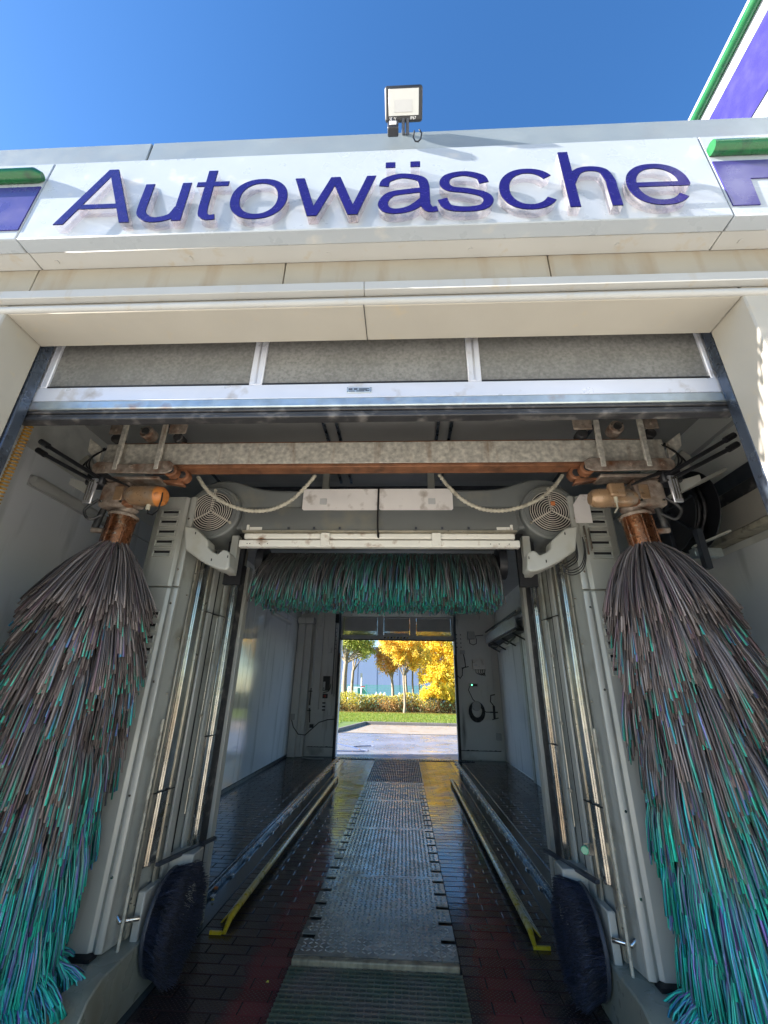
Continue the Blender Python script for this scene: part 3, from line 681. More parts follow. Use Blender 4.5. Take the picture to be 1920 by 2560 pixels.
# ================================================================== wash gantry
gan = thing('wash_gantry', 'grey steel car wash gantry with two columns, fan housings and bridge spanning the bay', 'wash machine', (XC, 3.3, 0))
P0u, P1u = Vector((1.385, 2.86)), Vector((1.26, 3.75))     # (distance from the centre line, y) of the inner face
nv = Vector((-(P1u - P0u).y, (P1u - P0u).x)).normalized() * -1
for s in (-1, 1):
    U = lambda u: XC + s * u
    side = 'left' if s < 0 else 'right'
    def q2(t_, off): p = P0u + (P1u - P0u) * t_; nn = Vector((-(P1u - P0u).y, (P1u - P0u).x)).normalized(); p = p + nn * off; return p
    col = MB().prism([(U(1.40), 2.875, .285), (U(1.275), 3.745, .285), (U(1.66), 3.745, .285), (U(1.70), 2.875, .285)], (0, 0, 2.62)).build('column', 'machine_dark', gan, bev=.006, label='%s column of the gantry' % side)
    # front panels (split at z 2.235) with folded edge
    for za, zb in ((.30, 2.228), (2.242, 2.93)):
        MB().prism([(U(1.388), 2.872, za), (U(1.388), 2.850, za), (U(1.405), 2.842, za), (U(1.425), 2.842, za), (U(1.445), 2.860, za), (U(1.465), 2.842, za), (U(1.62), 2.842, za), (U(1.66), 2.856, za), (U(1.69), 2.874, za)], (0, 0, zb - za)).build('front_panel', 'machine_grey', col, bev=.003, seg=2)
    # louvres: two groups of five
    for z00, u0, u1 in ((2.45, 1.49, 1.625), (1.70, 1.475, 1.61)):
        for k_ in range(5):
            z = z00 + k_ * .078
            fr_ = MB()
            for (a, b, c_, d_) in ((u0, u1, z, z + .006), (u0, u1, z + .048, z + .054), (u0, u0 + .006, z + .006, z + .048), (u1 - .006, u1, z + .006, z + .048)):
                fr_.box(U(a), U(b), 2.824, 2.8415, c_, d_)
            fr_.build('vent', 'machine_grey', col, bev=.003, seg=2)
            box(U(u0 + .007), U(u1 - .007), 2.839, 2.8415, z + .028, z + .047).build('vent_gap', 'void_black', col)
            MB().prism([(U(u0 + .007), 2.829, z + .007), (U(u0 + .007), 2.841, z + .007), (U(u0 + .007), 2.841, z + .030), (U(u0 + .007), 2.837, z + .030)], (s * (u1 - u0 - .014), 0, 0)).build('vent_slat', 'machine_dark', col)
    for z in (.62, 1.0, 1.62, 2.12, 2.36, 2.75):
        MB().cyl((U(1.415), 2.842, z), (U(1.415), 2.838, z), .007, 10).build('screw', 'steel_shiny', col)
    # strips on the inner face
    def strip(t0, t1, off0, off1, z0, z1, mat, nm, bev=.002):
        a, b, c_, d_ = q2(t0, -off0), q2(t1, -off0), q2(t1, -off1), q2(t0, -off1)
        # offset sign: towards the bay centre
        return MB().prism([(U(p.x), p.y, z0) for p in (a, b, c_, d_)], (0, 0, z1 - z0)).build(nm, mat, col, bev=bev)
    sg = -1
    strip(.145, .185, sg * .0, sg * .014, .30, 2.62, 'brass_edge', 'guide_edge')
    strip(.19, .33, sg * .0, sg * .010, .60, 2.62, 'steel_shiny', 'guide_rail')
    strip(.225, .255, sg * .010, sg * .024, .60, 2.62, 'steel_shiny', 'guide_rib')
    strip(.33, .365, sg * .0, sg * .018, .45, 2.62, 'brass_edge', 'guide_edge')
    strip(.40, .47, sg * .0, sg * .020, .30, 2.62, 'machine_grey', 'fold_strip', .006)
    strip(.50, .515, sg * .0, sg * .003, .40, 2.62, 'void_black', 'slot')
    strip(.60, .655, sg * .0, sg * .022, .30, 2.62, 'machine_dark', 'fold_strip', .006)
    strip(.67, .70, sg * .0, sg * .012, .46, 2.62, 'brass_edge', 'guide_edge')
    strip(.705, .84, sg * .0, sg * .012, .46, 2.62, 'steel_shiny', 'guide_rail')
    strip(.77, .80, sg * .012, sg * .026, .46, 2.62, 'steel_shiny', 'guide_rib')
    strip(.85, .955, sg * .0, sg * .008, .30, 2.62, 'rubber', 'rubber_strip')
    strip(.96, 1.03, sg * .0, sg * .035, .30, 2.62, 'machine_grey', 'fold_strip', .004)
    # joints in the guides
    for t0, t1, z in ((.145, .365, .98), (.67, .84, 1.25), (.36, .66, 2.12)):
        strip(t0, t1, sg * .0, sg * .0275, z, z + .005, 'void_black', 'joint')
    for z in (.55, .85, 1.2, 1.55, 1.9, 2.2):
        for tt in (.10, .665):
            p = q2(tt, .0); pp = q2(tt, .012)
            MB().cyl((U(p.x), p.y, z), (U(pp.x), pp.y, z), .006, 8).build('screw', 'brass_edge', col)
    # riser pipe
    a = q2(.075, .03)
    MB().tube([(U(a.x), a.y, .27), (U(a.x), a.y, 1.40)], .0085, 10).build('riser_pipe', 'hose_beige', col)
    for z in (.4, .6, .8, 1.0, 1.2, 1.36):
        box(U(a.x) - .012, U(a.x) + .012, a.y - .004, a.y + .004, z, z + .012).build('pipe_clip', 'brass_edge', col)
    # slim pipe and slots in the middle channel
    b_ = q2(.56, .018); MB().tube([(U(b_.x), b_.y, .8), (U(b_.x), b_.y, 2.1)], .004, 8).build('slim_pipe', 'brass_edge', col)
    for z in (1.0, 1.4, 1.85): MB().cyl((U(b_.x), b_.y - .012, z), (U(b_.x), b_.y + .012, z), .011, 10).build('pipe_joint', 'brass_edge', col)
    # lower cabinets on the inner face
    c1, c2 = q2(.40, .0), q2(.50, .055)
    box(U(1.16), U(1.33), 3.28, 3.44, .30, .60).build('bracket_box', 'machine_grey', col, bev=.006)
    box(U(1.30), U(1.345), 3.02, 3.20, .20, .50).build('bracket_box', 'machine_grey', col, bev=.006)
    # plinth with sloping front
    MB().prism([(U(1.28), 2.50, 0), (U(1.28), 3.95, 0), (U(1.28), 3.95, .28), (U(1.28), 2.72, .28), (U(1.28), 2.62, .24), (U(1.28), 2.50, .06)], (s * .55, 0, 0)).build('plinth', 'plinth_grey', gan, bev=.008, seg=2)
    box(U(1.42), U(1.60), 2.80, 2.862, .282, .30).build('floor_bracket', 'void_black', col)
    # wheel arm
    MB().tube([(U(1.42), 2.95, .43), (U(1.37), 2.93, .40), (U(1.30), 3.0, .39)], .013, 10).build('arm_stub', 'steel_shiny', col)
    MB().bar((U(1.30), 3.10, .60), (U(1.16), 3.62, .60), .03, .018).build('wheel_arm', 'dark_steel', col)
    # ---- fan housing
    cz = 2.818; cu = 1.265
    MB().cyl((U(cu), 3.20, cz), (U(cu), 2.875, cz), .215, 40).build('fan_housing', 'housing', gan, bev=.014, seg=3)
    MB().ring((U(cu), 2.874, cz), (0, 1, 0), .185, .006, 40).build('fan_rim', 'housing', gan)
    MB().cyl((U(cu), 2.8745, cz), (U(cu), 2.868, cz), .158, 36).build('fan_opening', 'void_black', gan)
    g = MB()
    for i in range(9): g.ring((U(cu), 2.860, cz), (0, 1, 0), .022 + i * .0164, .0027, 36, 5)
    for an in (90, 210, 330):
        for dd in (-.006, .006):
            px_, pz_ = math.cos(R(an)), math.sin(R(an)); g.tube([(U(cu) + dd * pz_, 2.856, cz + dd * px_), (U(cu) + px_ * .175 + dd * pz_, 2.864, cz + pz_ * .175 + dd * px_)], .002, 5)
    g.build('fan_grille', 'wire_grey', gan)
    for an in (90, 210, 330): MB().cyl((U(cu) + math.cos(R(an)) * .18, 2.875, cz + math.sin(R(an)) * .18), (U(cu) + math.cos(R(an)) * .18, 2.858, cz + math.sin(R(an)) * .18), .010, 12).build('grille_bolt', 'hose_beige', gan)
    if s > 0:
        box(U(cu) + .0, U(cu) + .03, 2.850, 2.856, cz + .04, cz + .07).build('caught_leaf', 'leaf_orange', gan)
    # elbow bracket under the fan
    prof = [(100, 690), (250, 720), (330, 800), (410, 880), (410, 975), (470, 1030), (540, 1060), (600, 1000), (660, 1010), (695, 1060), (685, 1240), (640, 1268), (560, 1262), (470, 1230), (300, 1140), (110, 1000)]
    pts = []
    for a, b in prof:
        p = at((440 + a / 5.184) / 1.15732, (1180 + b / 5.184) / 1.15732, 'y', 2.74); pts.append((XC + s * abs(p.x - XC), 2.74, p.z))
    MB().prism(pts, (0, .13, 0)).build('fan_bracket', 'bracket_grey', gan, bev=.022, seg=4)
    for a, b in ((255, 795), (460, 1140), (672, 1100)):
        p = at((440 + a / 5.184) / 1.15732, (1180 + b / 5.184) / 1.15732, 'y', 2.74)
        xx = XC + s * abs(p.x - XC); box(xx - .003, xx + .003, 2.736, 2.7395, p.z - .008, p.z + .010).build('bracket_slot', 'void_black', gan)
    box(U(1.06), U(1.115), 2.96, 3.02, 2.36, 2.66).build('hanger_strip', 'bracket_grey', gan, bev=.003)
    box(U(1.03), U(1.16), 3.03, 3.07, 2.30, 2.70).build('hanger_back', 'void_black', gan)
    # hinges
    box(U(.86), U(.955), 2.868, 2.874, 2.668, 2.694).build('hinge', 'tray_white', gan, bev=.002)
    box(U(.957), U(.975), 2.862, 2.874, 2.664, 2.710).build('hinge', 'tray_white', gan, bev=.002)
    for k_ in range(3): box(U(.27 + k_ * .19), U(.285 + k_ * .19), 2.850, 2.858, 2.672, 2.688).build('lip_clip', 'dark_steel', gan)
    # corrugated hose loop
    pts = []
    base = [(428, 1030), (442, 1052), (462, 1072), (490, 1089), (525, 1101), (560, 1104), (595, 1098), (630, 1080), (660, 1052), (682, 1026)]
    for a, b in base:
        p = at(a, b, 'y', 2.62); pts.append(Vector((XC + s * abs(p.x - XC), 2.62, p.z)))
    fine = []
    for i in range(len(pts) - 1):
        p_, q_ = pts[i], pts[i + 1]; pa = pts[max(i - 1, 0)]; qb = pts[min(i + 2, len(pts) - 1)]
        for j in range(18):
            u_ = j / 18; fine.append(.5 * ((2 * p_) + (q_ - pa) * u_ + (2 * pa - 5 * p_ + 4 * q_ - qb) * u_ ** 2 + (3 * p_ - pa - 3 * q_ + qb) * u_ ** 3))
    rr = [.0145 if (i // 2) % 2 else .0112 for i in range(len(fine))]
    MB().tube(fine, rr, 10).build('corrugated_hose', 'hose_beige', loc=fine[0], label='beige corrugated hose looping below the rusty beam on the %s' % side, cat='hose', group='corrugated hoses under the beam')

# bridge shell
top = []
for i in range(41):
    u = -1.52 + i * .076
    au = abs(u); z = 3.025 + .095 * math.exp(-((au - 1.22) / .22) ** 2)
    if au > 1.42: z = 3.03 - (au - 1.42) * 1.2
    top.append((XC + u, 2.93, z))
bot = [(XC + 1.52, 2.93, 2.72), (XC + .98, 2.93, 2.70), (XC - .98, 2.93, 2.70), (XC - 1.52, 2.93, 2.72)]
MB().prism(top + bot, (0, .55, 0)).build('bridge_shell', 'housing', gan, bev=.02, seg=3)
MB().prism([(XC - 1.02, 2.929, 2.885), (XC - 1.02, 2.885, 2.80), (XC - 1.02, 2.868, 2.668), (XC - 1.02, 2.93, 2.668)], (2.04, 0, 0)).build('bridge_flap', 'housing', gan, bev=.008, seg=2)
box(XC - 1.0, XC + 1.0, 2.85, 2.93, 2.648, 2.664).build('flap_lip', 'brass_edge', gan, bev=.003)
box(XC - .985, XC + .985, 2.862, 2.95, 2.600, 2.645).build('splash_tray', 'tray_white', gan, bev=.012, seg=3)
box(XC - 1.01, XC + 1.01, 2.85, 2.90, 2.535, 2.588).build('tray_rail', 'tray_white', gan, bev=.006, seg=2)
for u in (-.41, .39): box(XC + u, XC + u + .065, 2.84, 2.849, 2.540, 2.64).build('tray_bracket', 'tray_white', gan, bev=.002)
random.seed(3)
for u in (-.95, -.93, -.86, -.80, .80, .86, .93, -.38, .42): box(XC + u, XC + u + .006, 2.8485, 2.8498, 2.555, 2.561).build('rivet_hole', 'void_black', gan)
for a, b in ((-.585, -.004), (.004, .56)):
    ch = .012
    MB().prism([(XC + a + ch, 2.905, 2.845), (XC + b - ch, 2.905, 2.845), (XC + b, 2.905, 2.857), (XC + b, 2.905, 3.022), (XC + a, 2.905, 3.022), (XC + a, 2.905, 2.857)], (0, .008, 0)).build('cover_plate', 'plate_pale', gan)
    xx = XC + (a + b) / 2 + (-.13 if a < 0 else .12); box(xx - .026, xx + .026, 2.899, 2.9045, 2.89, 2.94).build('plate_button', 'box_grey', gan, bev=.006, seg=2)
MB().tube([(XC - .002, 2.895, 3.02), (XC - .004, 2.88, 2.86), (XC, 2.84, 2.70), (XC + .004, 2.83, 2.62), (XC + .008, 2.845, 2.605), (XC + .006, 2.86, 2.66)], .0065, 8).build('drip_cable', 'cable_black', gan)
# right side junction plate and cable loops
MB().prism([(XC + 1.40, 2.80, 2.70), (XC + 1.40, 2.80, 2.84), (XC + 1.46, 2.80, 2.92), (XC + 1.515, 2.80, 2.92), (XC + 1.515, 2.80, 2.70)], (0, .006, 0)).build('junction_plate', 'plate_pale', gan)
for k_ in range(3):
    cp_ = [at(u_ + k_ * 2, v_ + k_ * 5, 'y', 2.76) for u_, v_ in ((1240, 1160), (1243, 1200), (1215, 1222), (1232, 1232), (1254, 1222), (1262, 1195), (1258, 1160))]
    MB().tube([tuple(p) for p in catmull([tuple(p) for p in cp_], 8)], .0035, 7).build('cable_loop', 'cable_black', gan)
box(XC + 1.445, XC + 1.455, 2.80, 2.815, 2.47, 2.68).build('cable_bracket', 'steel_shiny', gan); box(XC + 1.475, XC + 1.483, 2.80, 2.815, 2.50, 2.66).build('cable_bracket', 'steel_shiny', gan)
for u in (-.53, .40): box(XC + u, XC + u + .06, 3.30, 3.34, 3.05, 3.44).build('roof_post', 'machine_grey', gan, bev=.003)
box(XC - 1.6, XC + 1.6, 3.62, 3.66, 2.95, 3.40).build('rear_plate', 'dark_steel', gan)

# ---- status lamps on right column
for a, b, r_ in ((1416, 612, .022), (1296, 728, .018)):
    p = at((900 + a / 2.5136) / 1.15732, (1880 + b / 2.5136) / 1.15732, 'x', 1.06)
    t = thing('signal_lamp', 'small green signal lamp at the foot of the right column, %s' % ('the larger upper one' if a > 1350 else 'just above the wheel brush'), 'lamp', tuple(p))
    MB().cyl(p, p + Vector((-.012, -.02, 0)), r_, 18).build('lens', 'green_lens', t, bev=.003)
    box(p.x - .006, p.x + .05, p.y + .002, p.y + .012, p.z - .028, p.z + .028).build('bracket', 'steel_shiny', t)

# ================================================================== rusty cross beam with carriages
bm_ = thing('cross_beam', 'rusty galvanised box beam spanning the bay above the side brushes', 'beam', (XC, 2.48, 2.95))
X0, X1 = -2.06, 1.69
box(X0, X1, 2.42, 2.56, 2.975, 3.14).build('beam_web', 'beam_galv', bm_, bev=.006, seg=2)
box(X0 + .32, X1 - .31, 2.415, 2.515, 2.945, 2.973).build('beam_flange', 'rust', bm_, bev=.006, seg=2)
box(X0 + .1, X1 - .1, 2.43, 2.55, 3.1405, 3.150).build('beam_top_strip', 'rust', bm_)
for s in (-1, 1):
    U = lambda u: XC + s * u
    side = 'left' if s < 0 else 'right'
    MB().prism([(U(1.885), 2.41, 2.98), (U(1.97), 2.39, 3.07), (U(1.985), 2.39, 3.17), (U(1.90), 2.41, 3.11)], (0, .02, 0)).build('end_lug', 'beam_galv', bm_, bev=.003)
    ca = thing('brush_carriage', 'rust stained roller carriage clamped round the %s end of the beam' % side, 'carriage', (U(1.66), 2.4, 2.9), 'roller carriages on the beam')
    # yoke straps leaning in front of beam
    for ua, ub in ((1.735, 1.715), (1.455, 1.435)):
        MB().bar((U(ua), 2.37, 3.30), (U(ub), 2.36, 2.90), .034, .022, up=(0, 1, 0)).build('yoke_strap', 'beam_galv', ca, bev=.004)
    for ua, ub in ((1.76, 1.86), (1.31, 1.435)):
        MB().prism([(U(ua), 2.385, 3.20), (U(ub), 2.385, 3.20), (U(ub), 2.385, 3.285), (U(ua), 2.385, 3.285)], (0, .012, 0)).build('upper_lug', 'rust_plate', ca, bev=.010, seg=3)
        MB().cyl((U((ua + ub) / 2), 2.384, 3.235), (U((ua + ub) / 2), 2.372, 3.235), .010, 6).build('bolt', 'rust_plate', ca)
    MB().cyl((U(1.59), 2.46, 3.215), (U(1.59), 2.38, 3.215), .048, 28).build('guide_roller', 'rust_plate', ca, bev=.006)
    MB().cyl((U(1.59), 2.379, 3.215), (U(1.59), 2.370, 3.215), .026, 20).build('roller_hub', 'rubber', ca)
    for an in (30, 150, 270): MB().cyl((U(1.59) + .037 * math.cos(R(an)), 2.379, 3.215 + .037 * math.sin(R(an))), (U(1.59) + .037 * math.cos(R(an)), 2.371, 3.215 + .037 * math.sin(R(an))), .006, 6).build('bolt', 'steel_shiny', ca)
    for uu in (1.37, 1.81): MB().cyl((U(uu), 2.47, 3.18), (U(uu), 2.40, 3.18), .036, 22).build('support_wheel', 'rubber', ca, bev=.004)
    # lower plate
    lp = [(1.325, 2.895), (1.325, 2.945), (1.355, 2.965), (1.455, 2.965), (1.455, 2.945), (1.72, 2.945), (1.72, 2.960), (1.85, 2.960), (1.87, 2.94), (1.87, 2.90), (1.85, 2.875), (1.72, 2.880), (1.44, 2.872), (1.36, 2.875)]
    MB().prism([(U(a), 2.352, b) for a, b in lp], (0, .014, 0)).build('lower_plate', 'rust_plate', ca, bev=.004)
    for uu in (1.38, 1.60, 1.79): MB().cyl((U(uu), 2.352, 2.918), (U(uu), 2.338, 2.918), .011, 6).build('bolt', 'rust_plate', ca)
    for uu, yy in ((1.345, 2.40), (1.30, 2.47)):
        MB().cyl((U(uu), yy - .03, 2.905), (U(uu), yy + .03, 2.905), .044, 22).build('side_roller', 'rust', ca, bev=.006)
        MB().cyl((U(uu), yy - .034, 2.905), (U(uu), yy - .030, 2.905), .026, 18).build('roller_cap', 'rubber', ca)
    box(U(1.42), U(1.84), 2.385, 2.50, 2.848, 2.868).build('base_plate', 'rust_plate', ca, bev=.004)
    MB().prism([(U(1.275), 2.44, 2.83), (U(1.30), 2.44, 2.872), (U(1.44), 2.44, 2.872), (U(1.42), 2.44, 2.855)], (0, .05, 0)).build('wear_shoe', 'rust', ca, bev=.005)
    # gearbox
    box(U(1.62), U(1.80), 2.40, 2.56, 2.66, 2.842).build('gearbox', 'rust_plate', ca, bev=.018, seg=3)
    box(U(1.55), U(1.61), 2.42, 2.52, 2.68, 2.80).build('gear_flange', 'rust_plate', ca, bev=.014, seg=2)
    box(U(1.58), U(1.63), 2.385, 2.45, 2.665, 2.70).build('gear_foot', 'rust', ca, bev=.008)
    # finned plate
    fpm = MB(); 
    box(U(1.80), U(1.855), 2.345, 2.362, 2.655, 2.835).build('finned_cover', 'aluminium', ca, bev=.004)
    for uu in (1.812, 1.828, 1.843): box(U(uu), U(uu + .005), 2.338, 2.3445, 2.675, 2.822).build('cover_fin', 'steel_shiny', ca)
    # motor
    if s < 0:
        MB().tube([(U(1.60), 2.39, 2.728), (U(1.575), 2.39, 2.728), (U(1.55), 2.39, 2.728), (U(1.39), 2.39, 2.722), (U(1.365), 2.39, 2.722), (U(1.352), 2.39, 2.722)], [.038, .060, .066, .066, .058, .04], 26).build('motor', 'motor_rust', ca)
        MB().tube([(U(1.395), 2.39, 2.722), (U(1.36), 2.39, 2.722), (U(1.345), 2.39, 2.722)], [.067, .060, .042], 26).build('motor_cap', 'motor_cap', ca)
        MB().cyl((U(1.44), 2.385, 2.66), (U(1.44), 2.385, 2.625), .014, 12).build('cable_gland', 'hose_beige', ca)
        MB().tube([(U(1.44), 2.385, 2.63), (U(1.43), 2.38, 2.60), (U(1.39), 2.37, 2.585), (U(1.355), 2.36, 2.61), (U(1.34), 2.35, 2.68), (U(1.345), 2.35, 2.73)], .005, 7).build('motor_cable', 'cable_black', ca)
    else:
        MB().tube([(U(1.60), 2.39, 2.70), (U(1.55), 2.39, 2.70), (U(1.40), 2.39, 2.70), (U(1.35), 2.39, 2.70), (U(1.33), 2.39, 2.70)], [.040, .056, .060, .055, .038], 26).build('motor', 'motor_rust', ca)
        box(U(1.42), U(1.515), 2.31, 2.36, 2.682, 2.772).build('terminal_box', 'motor_rust', ca, bev=.014, seg=3, label='brown terminal box on the right motor')
        MB().cyl((U(1.455), 2.335, 2.685), (U(1.455), 2.335, 2.65), .011, 12).build('cable_gland', 'hose_beige', ca)
        MB().tube([(U(1.455), 2.335, 2.65), (U(1.452), 2.33, 2.61), (U(1.425), 2.32, 2.575)], .0055, 8).build('motor_cable', 'hose_beige', ca)
    for q_ in range(3):
        cb = catmull([(U(1.86 + .02 * q_), 2.44, 3.12), (U(1.90 + .02 * q_), 2.36, 3.0 - .03 * q_), (U(1.88), 2.36, 2.90), (U(1.79 - .02 * q_), 2.37, 2.86), (U(1.70 - .05 * q_), 2.375, 2.83 - .02 * q_), (U(1.62), 2.39, 2.80)], 6)
        MB().tube([tuple(p) for p in cb], .0055, 6).build('supply_cable', 'cable_black', ca)
    MB().tube([tuple(p) for p in catmull([(U(1.78), 2.385, 2.70), (U(1.84), 2.37, 2.62), (U(1.80), 2.38, 2.56), (U(1.74), 2.40, 2.60)], 8)], .009, 8).build('grease_hose', 'rubber', ca)
    box(U(1.64), U(1.70), 2.392, 2.40, 2.70, 2.80).build('gear_plate', 'motor_rust', ca, bev=.004)
    for uu, zz_ in ((1.64, 2.69), (1.77, 2.69), (1.64, 2.815), (1.77, 2.815)): MB().cyl((U(uu), 2.402, zz_), (U(uu), 2.392, zz_), .008, 6).build('bolt', 'steel_shiny', ca)
    # dark feeler rods pointing out to the wall
    for dz in (0, -.065):
        MB().tube([(U(1.80), 2.36, 2.84 + dz * .6), (U(2.19), 2.30, 3.06 + dz)], .013, 8).build('feeler_rod', 'black_plastic', ca)
        MB().tube([(U(2.17), 2.30, 3.05 + dz), (U(2.23), 2.295, 3.085 + dz)], .020, 8).build('rod_tip', 'black_plastic', ca)
    box(U(1.78), U(1.90), 2.36, 2.46, 2.80, 2.90).build('rod_block', 'black_plastic', ca, bev=.01)
    MB().prism([(U(1.84), 2.38, 2.72), (U(2.02), 2.38, 2.81), (U(2.02), 2.38, 2.86), (U(1.84), 2.38, 2.80)], (0, .03, 0)).build('side_bracket', 'bracket_grey', ca, bev=.004)
    MB().prism([(U(1.90), 2.40, 2.95), (U(1.99), 2.40, 2.90), (U(2.02), 2.40, 3.0), (U(1.97), 2.40, 3.05)], (0, .05, 0)).build('side_cover', 'bracket_grey', ca, bev=.008, seg=2)

# ================================================================== brushes
def strands(path_fn, n, width, segs=5, twist=True):
    """n triangular-section strands. path_fn(i_array, s) -> (n,3) centre points; returns V, F, and param s per vertex"""
    ids = np.arange(n); S = np.linspace(0, 1, segs + 1); P = np.stack([path_fn(ids, s) for s in S], 1)   # n, segs+1, 3
    T = np.gradient(P, axis=1); T /= np.linalg.norm(T, axis=2, keepdims=True) + 1e-9
    ref = rng.normal(size=(n, 1, 3)); A = np.cross(T, ref); A /= np.linalg.norm(A, axis=2, keepdims=True) + 1e-9; B = np.cross(T, A)
    wd = np.asarray(width).reshape(-1, 1, 1) * np.ones((n, 1, 1))
    tri = [(1, 0), (-.5, .45), (-.5, -.45)]
    V = np.stack([P + A * wd * a * .25 + B * wd * b * 1.2 for a, b in tri], 2)       # n, segs+1, 3, 3
    V = V.reshape(-1, 3); F = []; k = segs + 1
    base = (np.arange(n) * k * 3)[:, None, None]
    for j in range(segs):
        for e in range(3):
            a = j * 3 + e; b = j * 3 + (e + 1) % 3; F.append([a, b, b + 3, a + 3])
    F.append([segs * 3, segs * 3 + 1, segs * 3 + 2, segs * 3 + 2])
    F = (np.array(F)[None] + base).reshape(-1, 4)
    Sv = np.tile(np.repeat(S, 3), n)
    return V, F, Sv
def fix_tri(F):
    return F
def add_strands(name, V, F, mat, parent, cols):
    # last face of each strand is a degenerate quad: split to tris
    T = np.concatenate([F[:, [0, 1, 2]], F[:, [0, 2, 3]]]); T = T[(T[:, 0] != T[:, 1]) & (T[:, 1] != T[:, 2]) & (T[:, 2] != T[:, 0])]
    return mesh_np(name, V, T, mat, parent, colors=cols, kind='stuff')

TEAL = np.array([.02, .50, .38]); PURP = np.array([.16, .12, .40]); BLUE = np.array([.02, .26, .46]); BROWN = np.array([.085, .070, .066]); GREY = np.array([.14, .122, .118]); MAUVE = np.array([.115, .08, .088])
for s in (-1, 1):
    side = 'left' if s < 0 else 'right'
    axT = np.array([-1.868 if s < 0 else 1.462, 2.50, 2.46]); axB = np.array([-2.03 if s < 0 else 1.66, 2.50, .15])
    sb = thing('side_brush', 'tall hanging %s side brush, shaggy strands grey brown above and teal below' % side, 'brush', tuple(axT), 'hanging side brushes')
    ax = lambda z: axB[None] + (axT - axB)[None] * ((np.asarray(z) - axB[2]) / (axT[2] - axB[2]))[:, None]
    d = Vector(axT) - Vector(axB); d.normalize()
    tp = Vector(axT)
    MB().cyl(tp - d * .06, tp + d * .155, .082, 28).build('shaft_tube', 'copper_tube', sb)
    for an in (200, 262, 325): 
        o_ = Vector((math.cos(R(an)) * .084, math.sin(R(an)) * .084, 0)); MB().cyl(tp + o_ - d * .05, tp + o_ + d * .15, .008, 8).build('tube_seam', 'copper_tube', sb)
    MB().cyl(tp + d * .155, tp + d * .175, .092, 28).build('tube_flange', 'rust_plate', sb, bev=.004)
    MB().tube([tp + d * .175, tp + d * .19, tp + d * .22, tp + d * .25], [.07, .055, .075, .05], 24).build('shaft_neck', 'rust_plate', sb)
    MB().tube([tp + Vector((s * .10, -.03, .27)), tp + Vector((s * .115, -.04, .18)), tp + Vector((s * .135, -.04, .06))], [.016, .020, .022], 10).build('spring_strut', 'rubber', sb)
    MB().tube([tp + Vector((s * .07, -.04, .05)), tp + Vector((s * .14, -.05, .055))], .018, 10).build('strut_pin', 'rust_plate', sb)
    MB().cyl(Vector(axB), tp - d * .061, .10, 18).build('brush_core', 'void_black', sb)
    n = 15000
    ph = rng.uniform(0, 2 * np.pi, n); za = 2.43 - rng.uniform(0, 1, n) * 2.32; za[:1700] = rng.uniform(2.37, 2.44, 1700)
    row = .125; za = np.where(za < 2.36, np.round(za / row) * row + rng.normal(size=n) * .012, za)   # strands are set in rows
    za = np.where(za < .36, .36 + .12 * rng.uniform(0, 1, n), za)
    nl = 30; off = np.round(za / row) * 1.7
    lock = np.floor((ph + off) / (2 * np.pi) * nl + rng.uniform(-.3, .3, n)); phc = (lock + .5) / nl * 2 * np.pi - off; ph = ph * .5 + phc * .5
    lock_r = np.sin(lock * 12.9898 + np.round(za / row) * 78.233) * 43758.5453; lock_r = lock_r - np.floor(lock_r)
    Ls = (.44 + .10 * lock_r) * (1 + .07 * rng.normal(size=n))
    Ls = np.where(za > 2.34, rng.uniform(.36, .56, n), Ls)
    Rr = .330 + .10 * (lock_r - .5) + .012 * rng.normal(size=n)
    Rr = np.where(za > 2.30, .345 * rng.uniform(.35, 1.03, n), Rr)
    Rr = Rr * (1 - (.09 if s > 0 else .03) * np.clip((za - 1.3) / .5, 0, 1))
    bottom = np.clip((.56 - za) / .14, 0, 1); Rr = Rr * (1 + .30 * bottom)
    Ls = np.where(za < .72, np.minimum(Ls, np.maximum(za - .23, .08)), Ls)
    wav = rng.uniform(0, 6.28, n); swirl = .045 * rng.normal(size=n) + .05 * (lock_r - .5)
    hi = np.clip((za - 1.9) / .4, 0, 1) * (.75 if s < 0 else .45)
    def path(i, t):
        e1 = 1 - (1 - t) ** 2.1; e2 = t ** .9
        r = .075 + (Rr - .075) * (e1 * (1 - hi) + e2 * hi) + .022 * np.clip(t - .7, 0, 1) * 3.3 * lock_r
        z = za - Ls * (t ** (1.3 - .25 * hi))
        a = ph + swirl * t + .006 * np.sin(wav + t * 4)
        c = ax(z)
        return np.stack([c[:, 0] + r * np.cos(a), c[:, 1] + r * np.sin(a), z], 1)
    V, F, S = strands(path, n, rng.uniform(.0075, .0135, n), 5)
    zz = V[:, 2]; idn = np.repeat(np.arange(n), 18)
    pick = rng.uniform(0, 1, n)[idn]
    u2 = rng.uniform(0, 1, len(V))
    base = np.where((pick < .45)[:, None], BROWN, np.where((pick < .85)[:, None], GREY, MAUVE)) * rng.uniform(.8, 2.0, n)[idn][:, None] * (.8 + .5 * lock_r[idn][:, None])
    u3 = (rng.uniform(0, 1, n)[idn] * .35 + u2 * .65); fresh = np.where((u3 < .58)[:, None], TEAL, np.where((u3 < .74)[:, None], PURP, BLUE)) * rng.uniform(.5, 1.6, n)[idn][:, None] * rng.uniform(.7, 1.3, len(V))[:, None]
    zsw = (1.02 if s < 0 else 1.20)
    nz = .08 * np.sin(ph * 3)[idn] + .15 * rng.normal(size=n)[idn]
    f = np.clip((zsw + nz - zz) / .30, 0, 1)
    tip = ((S > .9) & (rng.uniform(0, 1, n)[idn] < .22) & (zz < 1.9)) | ((S > .7) & (rng.uniform(0, 1, n)[idn] < .05) & (zz < 1.6))
